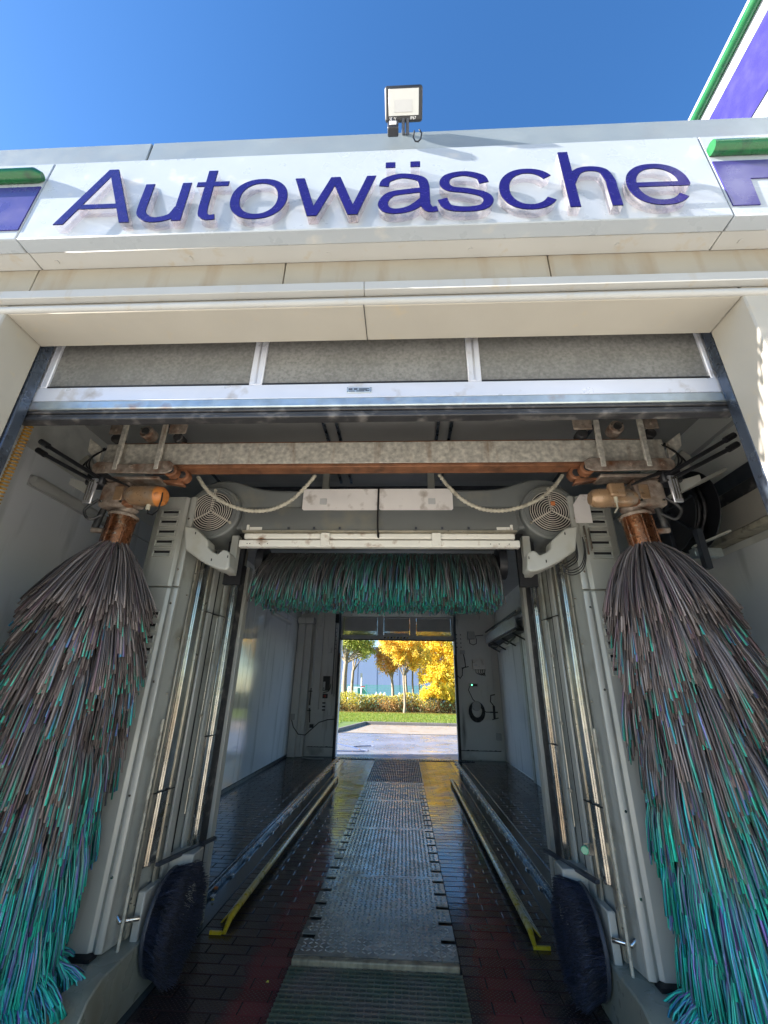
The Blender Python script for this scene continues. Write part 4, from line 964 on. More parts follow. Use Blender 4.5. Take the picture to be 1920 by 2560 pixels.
    f = np.maximum(f, tip * .8); inner = (rng.uniform(0, 1, n)[idn] < .006); f = np.maximum(f, inner * .7)
    cols = base * (1 - f[:, None]) + fresh * f[:, None]
    add_strands('bristles', V, F, 'strand', sb, cols)

# top brush
tb = thing('top_brush', 'horizontal roller brush of hanging teal and brown strands under the white tray', 'brush', (XC, 3.32, 2.55))
MB().cyl((XC - .93, 3.32, 2.55), (XC + .93, 3.32, 2.55), .07, 20).build('brush_core', 'void_black', tb)
for u in (-1.0, .94): MB().cyl((XC + u, 3.32, 2.55), (XC + u + .06, 3.32, 2.55), .13, 20).build('bearing', 'black_plastic', tb)
n = 6500
xa = rng.uniform(-.91, .91, n); pa = rng.uniform(-.15, np.pi * 1.15, n)   # angle: 0 front ... pi back, hanging over the top
xa = xa * .6 + (np.round(xa / .03) * .03) * .4
Ls = rng.uniform(.25, .375, n); ys = np.cos(pa + np.pi); sp_ = rng.uniform(.35, 1, n)
def path(i, t):
    r = .07 + (.30 * sp_ - .07) * (1 - (1 - t) ** 2.2)
    return np.stack([XC + xa + .012 * np.sin(i * 1.7 + t * 3) + (xa * .03 - .02) * t, 3.32 + r * ys, 2.55 + .08 * np.sin(np.clip(pa, 0, np.pi)) * (1 - t) - Ls * t ** 1.2], 1)
V, F, S = strands(path, n, rng.uniform(.010, .015, n), 4)
idn = np.repeat(np.arange(n), 15); u2 = rng.uniform(0, 1, len(V))
base = np.where((rng.uniform(0, 1, n)[idn] < .6)[:, None], BROWN * .9, GREY * .8) * rng.uniform(.5, 1.2, n)[idn][:, None]
fresh = .7 * np.where((u2 < .72)[:, None], TEAL, np.where((u2 < .86)[:, None], PURP, BLUE)) * rng.uniform(.4, 1.4, len(V))[:, None]
mid = np.exp(-((xa - .1) / .55) ** 2)[idn]
f = np.clip(.02 + .40 * mid * (rng.uniform(0, 1, n)[idn] < .6) + .6 * (S > .8) * (rng.uniform(0, 1, n)[idn] < .7), 0, 1)
add_strands('bristles', V, F, 'strand', tb, base * (1 - f[:, None]) + fresh * f[:, None])

# wheel brushes
for s in (-1, 1):
    side = 'left' if s < 0 else 'right'
    xb = XC + s * 1.245; c = np.array([xb, 3.24, .300])
    wb = thing('wheel_brush', 'round dark navy wheel brush at the foot of the %s column' % side, 'brush', tuple(c), 'wheel brushes')
    MB().cyl((xb + s * .022, c[1], c[2]), (xb, c[1], c[2]), .250, 40).build('backing_disc', 'dark_steel', wb, bev=.005)
    MB().cyl((xb + s * .09, c[1], c[2]), (xb + s * .022, c[1], c[2]), .05, 16).build('hub', 'dark_steel', wb)
    n = 11000; ph = rng.uniform(0, 2 * np.pi, n); rr0 = np.sqrt(rng.uniform(.02, 1, n)) * .245
    tuft = rng.uniform(0, 1, 260)[(np.floor(ph * 6.6).astype(int) * 6 + np.floor(rr0 * 22).astype(int)) % 260]; ln = np.where(rr0 > .18, .118, .095) * rng.uniform(.8, 1.1, n) * (.86 + .22 * tuft); fl_ = (rr0 / .245) ** 4 * rng.uniform(.0, .045, n); jz = rng.normal(size=n) * .03
    def path(i, t):
        r = rr0 + fl_ * t; a = ph + jz * t * 4
        return np.stack([c[0] - s * ln * t, c[1] + r * np.cos(a), c[2] + r * np.sin(a) - .012 * t * t], 1)
    V, F, S = strands(path, n, .0030, 2)
    idn = np.repeat(np.arange(n), 9); cols = np.array([.012, .015, .028]) * rng.uniform(.3, 2.0, n)[idn][:, None] * (.5 + 1.3 * tuft[idn][:, None])
    V[:, 2] = np.maximum(V[:, 2], .004)
    add_strands('bristles', V, F, 'strand', wb, cols)

# ================================================================== hall fittings
def wall_tube(y0_, y1_, z, label, x, mat='wall_grey'):
    s = 1 if x < 0 else -1
    t = thing('tube_lamp', label, 'lamp', (x, (y0_ + y1_) / 2, z))
    MB().tube([(x + s * .045, y0_, z), (x + s * .045, y0_ + .03, z), (x + s * .045, y1_ - .03, z), (x + s * .045, y1_, z)], [.030, .042, .042, .030], 14).build('diffuser', 'lamp_milk', t)
    box(x, x + s * .02, y0_, y1_, z - .045, z + .045).build('back_plate', 'box_grey', t, bev=.004)
wall_tube(2.80, 4.05, 3.065, 'long tube lamp on the left wall beside the brush beam', -2.94)
wall_tube(9.3, 10.9, 3.12, 'short tube lamp high on the left wall near the rear door', -2.94)
wall_tube(9.35, 10.5, 3.24, 'short tube lamp high on the right wall above the metal hood', 2.54)
MB().tube([(-2.925, 4.1, 3.10), (-2.925, 9.3, 3.12)], .007, 8).build('conduit', 'box_grey', loc=(-2.925, 6.5, 3.1), label='thin conduit running along the left wall between two tube lamps', cat='conduit')
# sloping timber board and dark channel on right wall
t = thing('wall_ledge', 'long pale boxed ledge with dark scuffs on the right wall behind the reel', 'ledge', (2.45, 3.0, 2.8))
box(2.44, 2.548, 1.52, 3.42, 2.72, 2.93).build('ledge_box', 'reveal_cream', t, bev=.006)
box(2.43, 2.548, 1.52, 3.42, 2.675, 2.718).build('lower_board', 'hose_beige', t, bev=.005)
for y_, z_, r_ in ((2.62, 2.83, .012), (2.60, 2.81, .018), (2.64, 2.845, .009), (2.53, 2.77, .012), (2.50, 2.755, .010), (2.52, 2.735, .007)):
    MB().cyl((2.4385, y_, z_), (2.4395, y_, z_), r_, 7).build('scuff', 'black_edge', t)
t = thing('cable_channel', 'dark cable channel running above the pale ledge on the right wall', 'channel', (2.5, 3.0, 3.1))
box(2.47, 2.548, 1.52, 3.6, 2.94, 3.04).build('lower_channel', 'rubber', t, bev=.006)
box(2.49, 2.548, 1.52, 3.6, 3.05, 3.17).build('upper_channel', 'dark_steel', t, bev=.006)
box(2.535, 2.549, 1.52, 8.9, 3.53, 3.56).build('wall_seam', 'box_grey', loc=(2.54, 4, 3.5), label='thin grey trim strip along the top of the right wall', cat='trim')
# hose reel right of gantry
t = thing('hose_reel', 'large black hose reel beside the right column behind the side brush', 'reel', (2.06, 3.0, 2.85))
m = MB()
for xx in (1.98, 2.14): m.cyl((xx, 3.0, 2.86), (xx + .008, 3.0, 2.86), .31, 36)
m.build('flange', 'black_plastic', t)
MB().cyl((1.99, 3.0, 2.86), (2.14, 3.0, 2.86), .16, 24).build('drum', 'void_black', t)
m = MB()
for i in range(7): m.ring((2.0 + i * .02, 3.0, 2.86), (1, 0, 0), .205 + (i % 2) * .02, .010, 36)
m.build('wound_hose', 'rubber', t)
m = MB()
for an in range(0, 180, 45): m.bar((1.972, 3.0 - .3 * math.cos(R(an)), 2.86 - .3 * math.sin(R(an))), (1.972, 3.0 + .3 * math.cos(R(an)), 2.86 + .3 * math.sin(R(an))), .012, .03, up=(1, 0, 0))
m.build('spokes', 'dark_steel', t)
box(1.94, 1.98, 2.70, 2.74, 2.35, 2.62).build('stand_leg', 'dark_steel', t); box(1.92, 2.10, 2.74, 2.80, 2.44, 2.50).build('stand_foot', 'galvanised', t, bev=.004)
MB().bar((1.93, 2.76, 2.51), (2.15, 2.70, 2.60), .05, .012).build('stand_plate', 'bracket_grey', t)
MB().bar((1.75, 2.60, 2.80), (2.16, 2.60, 3.00), .06, .02).build('reel_arm', 'bracket_grey', t)

# metal hood on the right wall near the rear
t = thing('wall_dryer_hood', 'long tilted metal hood with dark frame on the right wall near the exit', 'hood', (2.35, 10.0, 2.9))
MB().prism([(2.24, 8.8, 2.80), (2.24, 8.8, 3.02), (2.52, 8.8, 3.10), (2.52, 8.8, 3.05), (2.27, 8.8, 2.96), (2.27, 8.8, 2.80)], (0, 3.3, 0)).build('hood_sheet', 'aluminium', t, bev=.003)
MB().tube([(2.26, 8.7, 3.10), (2.26, 12.1, 3.10)], .022, 10).build('hood_pipe', 'dark_steel', t)
box(2.28, 2.50, 8.9, 12.0, 2.74, 2.79).build('frame', 'black_plastic', t, bev=.004)
for y_ in (9.2, 10.2, 11.2, 11.9): MB().bar((2.28, y_, 2.73), (2.50, y_ - .25, 2.55), .03, .03).build('strut', 'black_plastic', t)
MB().tube([(2.3, 11.9, 2.72), (2.33, 11.3, 2.62), (2.4, 10.7, 2.70), (2.36, 10.1, 2.60), (2.42, 9.6, 2.7)], .018, 8).build('hanging_hose', 'black_plastic', t)

# boxes and cables on the rear wall
def wbox(x0, x1, z0, z1, name, label, cat, mat='box_grey', d=.06, bev=.006):
    yb_ = 12.168
    t = thing(name, label, cat, ((x0 + x1) / 2, yb_, (z0 + z1) / 2)); box(x0, x1, yb_ - d, yb_, z0, z1).build('case', mat, t, bev=bev, seg=2); return t
t = wbox(1.766, 1.951, 2.912, 3.119, 'junction_box', 'grey junction box uppermost on the rear wall right of the exit', 'junction box')
MB().tube([(1.80, 12.12, 2.92), (1.81, 12.12, 2.80), (1.90, 12.12, 2.76), (1.99, 12.12, 2.80), (2.0, 12.12, 2.90), (1.97, 12.12, 3.0), (2.2, 12.15, 3.03)], .009, 7).build('cable', 'cable_black', t)
t = wbox(1.84, 2.19, 2.13, 2.385, 'control_cabinet', 'wide pale control box with cables on the rear wall right of the exit', 'control box', 'plate_pale', .10, .012)
box(1.87, 1.98, 12.066, 12.0675, 2.22, 2.25).build('label_strip', 'white_chip', t)
box(1.885, 1.965, 12.0645, 12.0655, 2.236, 2.243).build('label_line', 'black_edge', t)
for k_ in range(4): MB().tube([(1.93 + k_ * .06, 12.13, 2.13), (1.93 + k_ * .06, 12.13, 2.05), (2.02 + k_ * .05, 12.13, 2.0 - k_ * .01), (2.16, 12.14, 2.04), (2.18, 12.15, 2.13)], .008, 6).build('cable', 'cable_black', t)
t = wbox(1.53, 1.66, 2.52, 2.62, 'sensor_box', 'small pale sensor box with a drooping black cable beside the exit opening', 'sensor box')
MB().tube([(1.62, 12.13, 2.52), (1.65, 12.13, 2.35), (1.66, 12.13, 2.20), (1.57, 12.12, 2.14), (1.56, 12.12, 1.98), (1.50, 12.12, 1.90), (1.42, 12.12, 1.98), (1.40, 12.12, 2.5), (1.42, 12.12, 3.0)], .012, 8).build('cable', 'cable_black', t)
MB().bar((1.55, 12.12, 2.16), (1.74, 12.12, 2.20), .03, .02).build('cable_clip', 'cable_black', t)
t = wbox(1.72, 1.965, 1.70, 1.785, 'display_unit', 'small display with a lit green lamp on the rear wall', 'display', 'box_grey', .05)
box(1.79, 1.94, 12.113, 12.1175, 1.72, 1.765).build('screen', 'void_black', t); MB().cyl((1.80, 12.112, 1.745), (1.80, 12.108, 1.745), .012, 10).build('green_light', 'green_led', t)
MB().tube([(1.74, 12.12, 1.71), (1.70, 12.12, 1.62), (1.80, 12.12, 1.40), (2.02, 12.12, 1.18), (2.12, 12.11, 1.10), (2.34, 12.11, 1.10)], .010, 8).build('cable', 'cable_black', t)
wbox(2.05, 2.14, 1.46, 1.63, 'socket_box', 'flat pale switch plate right of the green display', 'switch', 'wall_rear', .03)
wbox(2.20, 2.29, 1.60, 1.95, 'flat_cover', 'narrow pale cover plate beside the control box', 'cover plate', 'wall_rear', .02)
t = thing('coiled_hose', 'coiled grey hose hanging on the rear wall right of the exit', 'hose', (1.88, 12.1, 1.17))
m = MB()
for k_ in range(7):
    pts = []
    for i in range(33):
        a = 2 * math.pi * i / 32; pts.append((1.885 + (.155 + .011 * k_ % .045) * math.cos(a) * (.92 + .02 * k_), 12.08 + .012 * (k_ % 3), 1.15 + (.19 + .010 * (k_ % 5)) * math.sin(a) * (1.0 + .02 * (k_ % 3)) - .012 * k_))
    m.tube(pts, .013, 8, caps=False)
m.build('hose_coils', 'rubber', t)
MB().cyl((1.88, 12.13, 1.24), (1.88, 12.05, 1.24), .115, 24).build('hose_holder', 'box_grey', t, bev=.01)
t = thing('valve_fitting', 'black valve with short hoses on the right edge of the rear wall', 'valve', (2.33, 12.1, 1.15))
MB().cyl((2.33, 12.12, .95), (2.33, 12.12, 1.25), .03, 12).build('valve_body', 'black_plastic', t)
MB().bar((2.22, 12.10, 1.10), (2.42, 12.10, 1.10), .03, .03).build('lever', 'black_plastic', t); MB().tube([(2.33, 12.12, 1.25), (2.25, 12.1, 1.35), (2.27, 12.1, 1.5), (2.38, 12.12, 1.52)], .014, 8).build('hose', 'cable_black', t)
MB().bar((2.26, 12.08, .93), (2.42, 12.08, .97), .03, .02).build('lower_lever', 'black_plastic', t)
t = thing('wall_pipe', 'thin pale pipe running down the right corner of the rear wall to a small box', 'pipe', (2.40, 12.1, .8))
MB().tube([(2.30, 12.13, 3.2), (2.38, 12.13, 2.9), (2.38, 12.13, .62)], .015, 8).build('pipe', 'wall_rear', t); box(2.34, 2.46, 12.06, 12.15, .46, .62).build('end_box', 'box_grey', t, bev=.005)
holes = thing('fixing_plate', 'column of round black holes in the wall right of the exit', 'wall plate', (1.50, 12.16, 2.9))
box(1.42, 1.60, 12.160, 12.169, 2.60, 3.15).build('plate', 'wall_rear', holes)
for i in range(2):
    for j in range(4): MB().cyl((1.46 + i * .11, 12.1595, 2.70 + j * .11), (1.46 + i * .11, 12.1580, 2.70 + j * .11), .015, 12).build('hole', 'void_black', holes)
# left
t = thing('black_controller', 'black wall controller with a white handset on the left of the exit', 'controller', (-2.08, 12.13, 1.72))
box(-2.175, -1.995, 12.08, 12.165, 1.54, 1.90).build('case', 'black_plastic', t, bev=.006); box(-2.165, -2.105, 12.06, 12.079, 1.56, 1.76).build('handset', 'white_chip', t, bev=.006)
MB().cyl((-2.135, 12.058, 1.60), (-2.135, 12.054, 1.60), .016, 10).build('dial', 'void_black', t)
t = thing('emergency_stop', 'red emergency stop switch below the black controller', 'switch', (-2.10, 12.13, 1.41))
box(-2.165, -2.035, 12.10, 12.165, 1.35, 1.46).build('case', 'black_plastic', t, bev=.008, seg=2); MB().cyl((-2.10, 12.099, 1.405), (-2.10, 12.075, 1.405), .032, 16).build('button', 'red_plastic', t)
MB().tube([(-2.16, 12.1, 1.48), (-2.10, 12.09, 1.50), (-2.02, 12.09, 1.52), (-1.97, 12.09, 1.60), (-1.96, 12.1, 1.7)], .010, 7).build('cable', 'cable_black', t)
for z_, i in ((1.22, 0), (1.13, 1), (1.05, 2)):
    t = wbox(-2.165, -2.085, z_, z_ + .035, 'cable_stub', '%s tiny dark fitting in the row below the emergency stop' % ('top', 'middle', 'bottom')[i][:] if i != 3 else '', 'fitting', 'void_black', .02, .002)
t = thing('pressure_hose', 'dark vertical hose with a round white gauge left of the exit', 'hose', (-2.46, 12.0, 1.2))
MB().tube([(-2.42, 11.97, 3.3), (-2.44, 11.97, 1.60)], .022, 10).build('upper_pipe', 'wall_rear', t)
MB().tube([(-2.46, 11.97, 1.60), (-2.47, 11.97, 1.2), (-2.44, 11.97, .95), (-2.43, 11.97, .78)], .013, 8).build('lower_hose', 'cable_black', t)
MB().cyl((-2.46, 11.95, 1.15), (-2.46, 11.93, 1.15), .035, 18).build('gauge', 'white_chip', t)
for z_ in (1.52, 1.06): MB().bar((-2.52, 11.96, z_), (-2.42, 11.96, z_), .02, .02).build('valve_lever', 'cable_black', t)
t = thing('wall_socket', 'small grey socket with a black cable sagging across to the exit frame', 'socket', (-2.86, 11.85, .90))
box(-2.90, -2.80, 11.80, 11.858, .84, .98).build('case', 'box_grey', t, bev=.006)
MB().tube([(-2.86, 11.79, .84), (-2.80, 11.79, .68), (-2.66, 11.80, .52), (-2.5, 11.85, .50), (-2.35, 11.95, .64), (-2.20, 12.05, .78), (-2.0, 12.1, .84), (-1.8, 12.12, .86)], .011, 8).build('cable', 'cable_black', t)
box(-2.42, -2.32, 11.92, 11.98, .66, .74).build('plug', 'black_plastic', t, bev=.005)
MB().tube([(-2.55, 11.9, .02), (-2.4, 11.7, .012), (-2.2, 11.62, .012), (-1.95, 11.66, .012)], .012, 8).build('floor_hose', 'box_grey', loc=(-2.3, 11.7, .01), label='short grey hose lying on the tiles at the rear left corner', cat='hose')
box(-2.10, -2.0, 12.10, 12.165, 2.50, 2.62).build('switch_box', 'wall_rear', loc=(-2.05, 12.13, 2.56), label='small pale switch box high left of the exit', cat='switch', bev=.006)
t = thing('door_mechanism', 'dark vertical track bars with holes along the left edge of the exit', 'track', (-1.84, 12.1, 2.0))
box(-1.93, -1.915, 12.10, 12.165, 1.45, 3.3).build('thin_bar', 'dark_steel', t); box(-1.88, -1.86, 12.10, 12.165, 1.4, 3.35).build('thin_bar', 'box_grey', t)
box(-1.93, -1.83, 12.02, 12.165, 3.30, 3.55).build('motor_box', 'black_plastic', t, bev=.01)
for j in range(6): MB().cyl((-1.895, 12.16, 2.62 + j * .11), (-1.895, 12.155, 2.62 + j * .11), .012, 10).build('hole', 'void_black', t)

# ================================================================== exit door (raised)
xd = thing('exit_door', 'raised rear sectional door with three windows above the exit opening', 'door', (XC, 12.1, 2.86))
box(-1.75, 1.37, 12.075, 12.115, 2.875, 2.985).build('bottom_rail', 'box_grey', xd, bev=.003)
box(-1.77, 1.39, 12.07, 12.12, 2.845, 2.874).build('rubber_seal', 'black_plastic', xd, bev=.004)
for xa, xb in ((-1.75, -1.70), (-.745, -.565), (.165, .345), (1.32, 1.37)): box(xa, xb, 12.076, 12.115, 2.986, 3.50).build('mullion', 'box_grey', xd, bev=.003)
box(-1.699, 1.319, 12.078, 12.113, 3.47, 3.50).build('top_rail', 'box_grey', xd)
box(-.56, .16, 12.079, 12.112, 2.987, 3.055).build('middle_rail', 'box_grey', xd)
for xa, xb, z_ in ((-1.70, -.746, 2.987), (-.563, .163, 3.057), (.347, 1.319, 2.987)):
    f_ = MB().box(xa + .002, xb - .002, 12.066, 12.074, z_, z_ + .016).box(xa + .002, xb - .002, 12.066, 12.074, 3.452, 3.468).box(xa + .002, xa + .016, 12.066, 12.074, z_ + .016, 3.452).box(xb - .016, xb - .002, 12.066, 12.074, z_ + .016, 3.452).build('window', 'black_plastic', xd)
    zf = z_ + (.105 if z_ < 3 else .03)
    box(xa + .016, xb - .016, 12.09, 12.094, z_ + .016, zf).build('pane', 'pane_rear', f_)
    box(xa + .016, xb - .016, 12.088, 12.096, zf + .001, 3.452).build('frosted_film', 'ceiling_grey', f_)
for i in range(8):
    xa = -.56 + i * .09
    MB().prism([(xa, 12.070, 2.895), (xa + .045, 12.070, 2.895), (xa + .065, 12.070, 2.945), (xa + .02, 12.070, 2.945)], (0, .004, 0)).build('hazard_stripe', 'hazard_yellow' if i % 2 else 'black_edge', xd)
for k_, (ya, yb_, z_) in enumerate(((11.35, 11.95, 3.60), (10.72, 11.34, 3.62), (10.09, 10.71, 3.63), (9.46, 10.08, 3.64))):
    sec = box(-1.72, 1.34, ya, yb_, z_ + .025, z_ + .05).build('overhead_section', 'door_under', xd)
    box(-1.72, 1.34, ya, ya + .06, z_ - .01, z_ + .024).build('section_rail', 'dark_steel', sec)
    for xx in (-1.70, -.74, .17, 1.28): box(xx, xx + (.18 if abs(xx + .28) < 1 else .05), ya + .061, yb_, z_ - .005, z_ + .024).build('section_rib', 'box_grey', sec)
for s in (-1, 1):
    xx = XC + s * 1.585
    box(xx - .035, xx + .035, 12.05, 12.20, .0, 2.90).build('side_track', 'black_plastic', xd, bev=.004)
    MB().tube([(xx, 12.02, 2.5), (xx, 12.0, 3.2), (xx, 11.85, 3.52), (xx, 11.5, 3.58), (xx, 9.3, 3.60)], .035, 8).build('roller_track', 'dark_steel', xd)

# ================================================================== outside the exit
box(-14, 16, 12.21, 18.48, -.03, -.006).build('road', 'road_wet', kind='structure')
box(-14, 16, 18.482, 18.58, -.03, -.002).build('road_joint', 'joint_dark', kind='structure')
pav = MB().prism([(-2.55, 18.585, -.03), (16, 18.585, -.03), (16, 22.8, -.03), (-1.85, 22.8, -.03)], (0, 0, .032)).build('paving', 'paving', kind='structure')
# kerb stones
def kerb(x0, y0_, x1, y1_, n):
    a, b = Vector((x0, y0_, .03)), Vector((x1, y1_, .03))
    for i in range(n):
        p, q = a.lerp(b, i / n), a.lerp(b, (i + 1) / n); d = (q - p).normalized() * .004
        MB().bar(p + d, q - d, .13, .20).build('kerb_stone', 'kerb_grey', kb, bev=.012, seg=2)
kb = thing('kerb', 'grey kerb stones edging the grass verge behind the wash bay exit', 'kerb', (0, 23, 0))
kerb(-1.85, 22.95, 15, 22.95, 17); kerb(-2.65, 18.7, -1.90, 22.93, 5); kerb(-4.2, 17.2, -2.68, 18.66, 2)
verge = MB().prism([(-30, 12.3, -.03), (-14, 12.3, -.03), (-6.5, 15.5, -.03), (-4.3, 17.25, -.03), (-2.75, 18.75, -.03), (-1.98, 23.03, -.03), (30, 23.03, -.03), (30, 58, -.03), (-30, 58, -.03)], (0, 0, .12)).build('verge', 'grass_ground', kind='structure')
# grass blades
def blades(n, xr, yr, h, name, c0, c1, base_z=.09, w_=.012, **kw):
    x = rng.uniform(*xr, n); y = rng.uniform(*yr, n); keep = (y > 23.05) | (x < -3.0); x, y = x[keep], y[keep]; n = len(x)
    a = rng.uniform(0, 6.28, n); hh = h * rng.uniform(.5, 1.3, n); lx = rng.normal(size=n) * .03; ly = rng.normal(size=n) * .03
    P = np.zeros((n, 3, 3)); P[:, 0] = np.stack([x - w_ * np.cos(a), y - w_ * np.sin(a), np.full(n, base_z)], 1); P[:, 1] = np.stack([x + w_ * np.cos(a), y + w_ * np.sin(a), np.full(n, base_z)], 1)
    P[:, 2] = np.stack([x + lx, y + ly, base_z + hh], 1)
    t = rng.uniform(0, 1, (n, 1)); cc = np.repeat(np.array(c0) * (1 - t) + np.array(c1) * t, 3, 0)
    return mesh_np(name, P.reshape(-1, 3), np.arange(n * 3).reshape(-1, 3), 'leaf', colors=cc, **kw)
blades(42000, (-7, 9), (23.05, 31.5), .09, 'grass', (.10, .20, .02), (.30, .34, .05), kind='stuff', label='short bright green grass with yellow leaves')
LEFTG = blades(9000, (-7, -2.9), (14.5, 23.05), .09, 'grass', (.10, .20, .02), (.30, .34, .05), kind='stuff', label='grass on the verge left of the paved strip')
# leaves: quads
def leaf_cloud(P, size, cols, name, parent=None, **kw):
    n = len(P); a = rng.normal(size=(n, 3)); a /= np.linalg.norm(a, axis=1, keepdims=True); r = rng.normal(size=(n, 3)); b = np.cross(a, r); b /= np.linalg.norm(b, axis=1, keepdims=True) + 1e-9
    sz = size * rng.uniform(.6, 1.4, (n, 1)); V = np.stack([P - a * sz, P - b * sz * .55 + a * sz * .1, P + a * sz, P + b * sz * .55 + a * sz * .1], 1).reshape(-1, 3)
    return mesh_np(name, V, np.arange(n * 4).reshape(-1, 4), 'leaf', parent, colors=np.repeat(cols, 4, 0), **kw)
# leaf litter
def litter(n, xr, yr, z, name, label):
    P = np.stack([rng.uniform(*xr, n), rng.uniform(*yr, n), np.full(n, z)], 1); a = rng.uniform(0, 6.28, n); s_ = rng.uniform(.02, .05, n)
    ca, sa = np.cos(a), np.sin(a); V = []
    for u, v, dz in ((-1, 0, 0), (0, -.6, .15), (1, 0, .3), (0, .6, .15)): V.append(P + np.stack([(u * ca - v * sa) * s_, (u * sa + v * ca) * s_, np.abs(dz) * s_], 1))
    V = np.stack(V, 1).reshape(-1, 3); t = rng.uniform(0, 1, (n, 1)); c = np.array([.62, .42, .10]) * (1 - t) + np.array([.35, .17, .06]) * t
    mesh_np(name, V, np.arange(n * 4).reshape(-1, 4), 'leaf', colors=np.repeat(c, 4, 0), kind='stuff', label=label)
litter(320, (-1.9, 6), (20.6, 22.85), .006, 'fallen_leaves', 'fallen yellow leaves along the kerb'); litter(160, (-3, 4), (13, 20), .006, 'scattered_leaves', 'leaves scattered on the wet road')
litter(2200, (-7, 9), (23.2, 31), .15, 'verge_leaves', 'yellow leaves lying in the grass'); litter(9000, (-10, 14), (30.5, 33), .14, 'leaf_bed', 'brown leaf litter under the hedge')
# hedge
def hedge():
    n = 46000; x = rng.uniform(-14, 16, n); hgt = 1.16 + .10 * np.sin(x * .9) + .07 * np.sin(x * 3.1 + 1) + .10 * rng.normal(size=n) * .4
    u = rng.uniform(0, 1, n); z = .12 + hgt * u; y = 33.0 - .55 * np.sin(np.pi * np.clip(u, 0, 1)) * rng.uniform(0, 1, n) ** .3 + .25 * np.sin(x * 2.3) + .12 * rng.normal(size=n)
    back = rng.uniform(0, 1, n) < .25; y = np.where(back, y + rng.uniform(0, .8, n), y)
    g = np.clip((u - .35) * 1.6 + .25 * np.sin(x * 1.3) + .2 * rng.normal(size=n) + .35 * np.exp(-((x + 4.2) / 2) ** 2), 0, 1)[:, None]
    br = np.array([.46, .26, .10]); ye = np.array([.72, .54, .08]); gr = np.array([.34, .42, .07]); k = rng.uniform(0, 1, (n, 1))
    c = (br * (1 - g) + (ye * k + gr * (1 - k)) * g) * rng.uniform(.5, 1.3, (n, 1))
    t = thing('hedge', 'long autumn hedge, yellow green on top and brown below, behind the grass verge', 'hedge', (0, 33, 0))
    leaf_cloud(np.stack([x, y, z], 1), .055, c, 'foliage', t, kind='stuff')
    m = MB()
    for i in range(260):
        xx = random.uniform(-12, 14); m.tube([(xx, 33 + random.uniform(-.3, .3), .05), (xx + random.uniform(-.3, .3), 32.9 + random.uniform(-.4, .4), random.uniform(.7, 1.25))], [.012, .005], 4)
    m.build('stems', 'twig', t, kind='stuff', smooth=0)
hedge()
# trees
def tree(name, label, x, y, hf, h, blobs, pal, nleaf, lean=0., tr=.16, size=.075, nb=9, base=0.):
    t = thing(name, label, 'tree', (x, y, base))
    m = MB(); pts = [(x + lean * f_ * hf + .05 * math.sin(f_ * 5 + x), y, base + hf * f_ * 1.0) for f_ in (0, .25, .5, .75, 1)]
    m.tube(pts, [tr * 1.25, tr, tr * .9, tr * .82, tr * .75], 12)
    top = Vector(pts[-1])
    for k_ in range(nb):
        bl = blobs[k_ % len(blobs)]; e = Vector((bl[0] + random.uniform(-.5, .5) * bl[3], bl[1] + random.uniform(-.5, .5) * bl[3], bl[2] + random.uniform(-.3, .6) * bl[3]))
        mid = top.lerp(e, .5) + Vector((random.uniform(-.2, .2), random.uniform(-.2, .2), random.uniform(0, .3)))
        m.tube([top - Vector((0, 0, .1)), mid, e], [tr * .45, tr * .25, tr * .06], 7)
        for q in range(3):
            e2 = e + Vector((random.uniform(-1, 1), random.uniform(-1, 1), random.uniform(-.3, .9))) * bl[3] * .6; m.tube([mid.lerp(e, .5), e2], [tr * .14, tr * .03], 5)
    m.build('trunk', 'bark', t)
    P = []; C = []
    wt = np.array([b[3] ** 2 for b in blobs]); wt = wt / wt.sum()
    for bl, w_ in zip(blobs, wt):
        n = int(nleaf * w_); nc = max(6, n // 45); cc = rng.normal(size=(nc, 3)); cc /= np.linalg.norm(cc, axis=1, keepdims=True); cc *= bl[3] * rng.uniform(.35, 1.05, (nc, 1)); cc[:, 2] *= .8
        idx = rng.integers(0, nc, n); p = cc[idx] + rng.normal(size=(n, 3)) * bl[3] * .16 + np.array(bl[:3]); tone = rng.uniform(.65, 1.3, nc)[idx][:, None]
        k = rng.uniform(0, 1, (n, 1)); k2 = rng.uniform(0, 1, nc)[idx][:, None]; c = (np.array(pal[0]) * k2 + np.array(pal[1]) * (1 - k2)) * (1 - .25 * k) * tone + np.array(pal[2]) * .25 * k
        P.append(p); C.append(c)
    leaf_cloud(np.concatenate(P), size, np.concatenate(C), 'crown', t, kind='stuff')
GO = ((.90, .70, .10), (.86, .58, .08), (.75, .55, .12)); OR = ((.84, .60, .22), (.74, .40, .12), (.80, .56, .12)); GR = ((.42, .48, .10), (.56, .54, .14), (.24, .32, .07)); YL = ((.92, .76, .08), (.90, .66, .07), (.72, .66, .12))
tree('linden_tree', 'thick trunked green leaved tree at the left edge of the exit view', -4.65, 35.5, 3.6, 7, [(-4.3, 35.5, 5.6, 1.5), (-3.2, 35.2, 5.2, 1.1), (-5.8, 35.5, 5.6, 1.4), (-2.9, 35.0, 4.3, .6), (-4.0, 35.5, 7.0, 1.6)], GR, 13000, tr=.22, lean=-.0)
tree('linden_tree', 'slimmer pale trunk just right of the thick green tree', -4.15, 37.0, 3.0, 6, [(-3.4, 37, 4.6, .8), (-4.0, 37, 5.4, 1.0)], GR, 4500, tr=.14, lean=-.03, nb=5)
tree('maple_tree', 'young orange maple standing behind the middle of the hedge', -.92, 36.5, 2.3, 5.5, [(-1.4, 36.5, 3.6, .85), (-.6, 36.3, 3.9, 1.0), (-1.8, 36.5, 4.4, .75), (-.5, 36.5, 5.0, 1.0), (-1.0, 36.3, 3.1, .5)], OR, 9000, tr=.13)
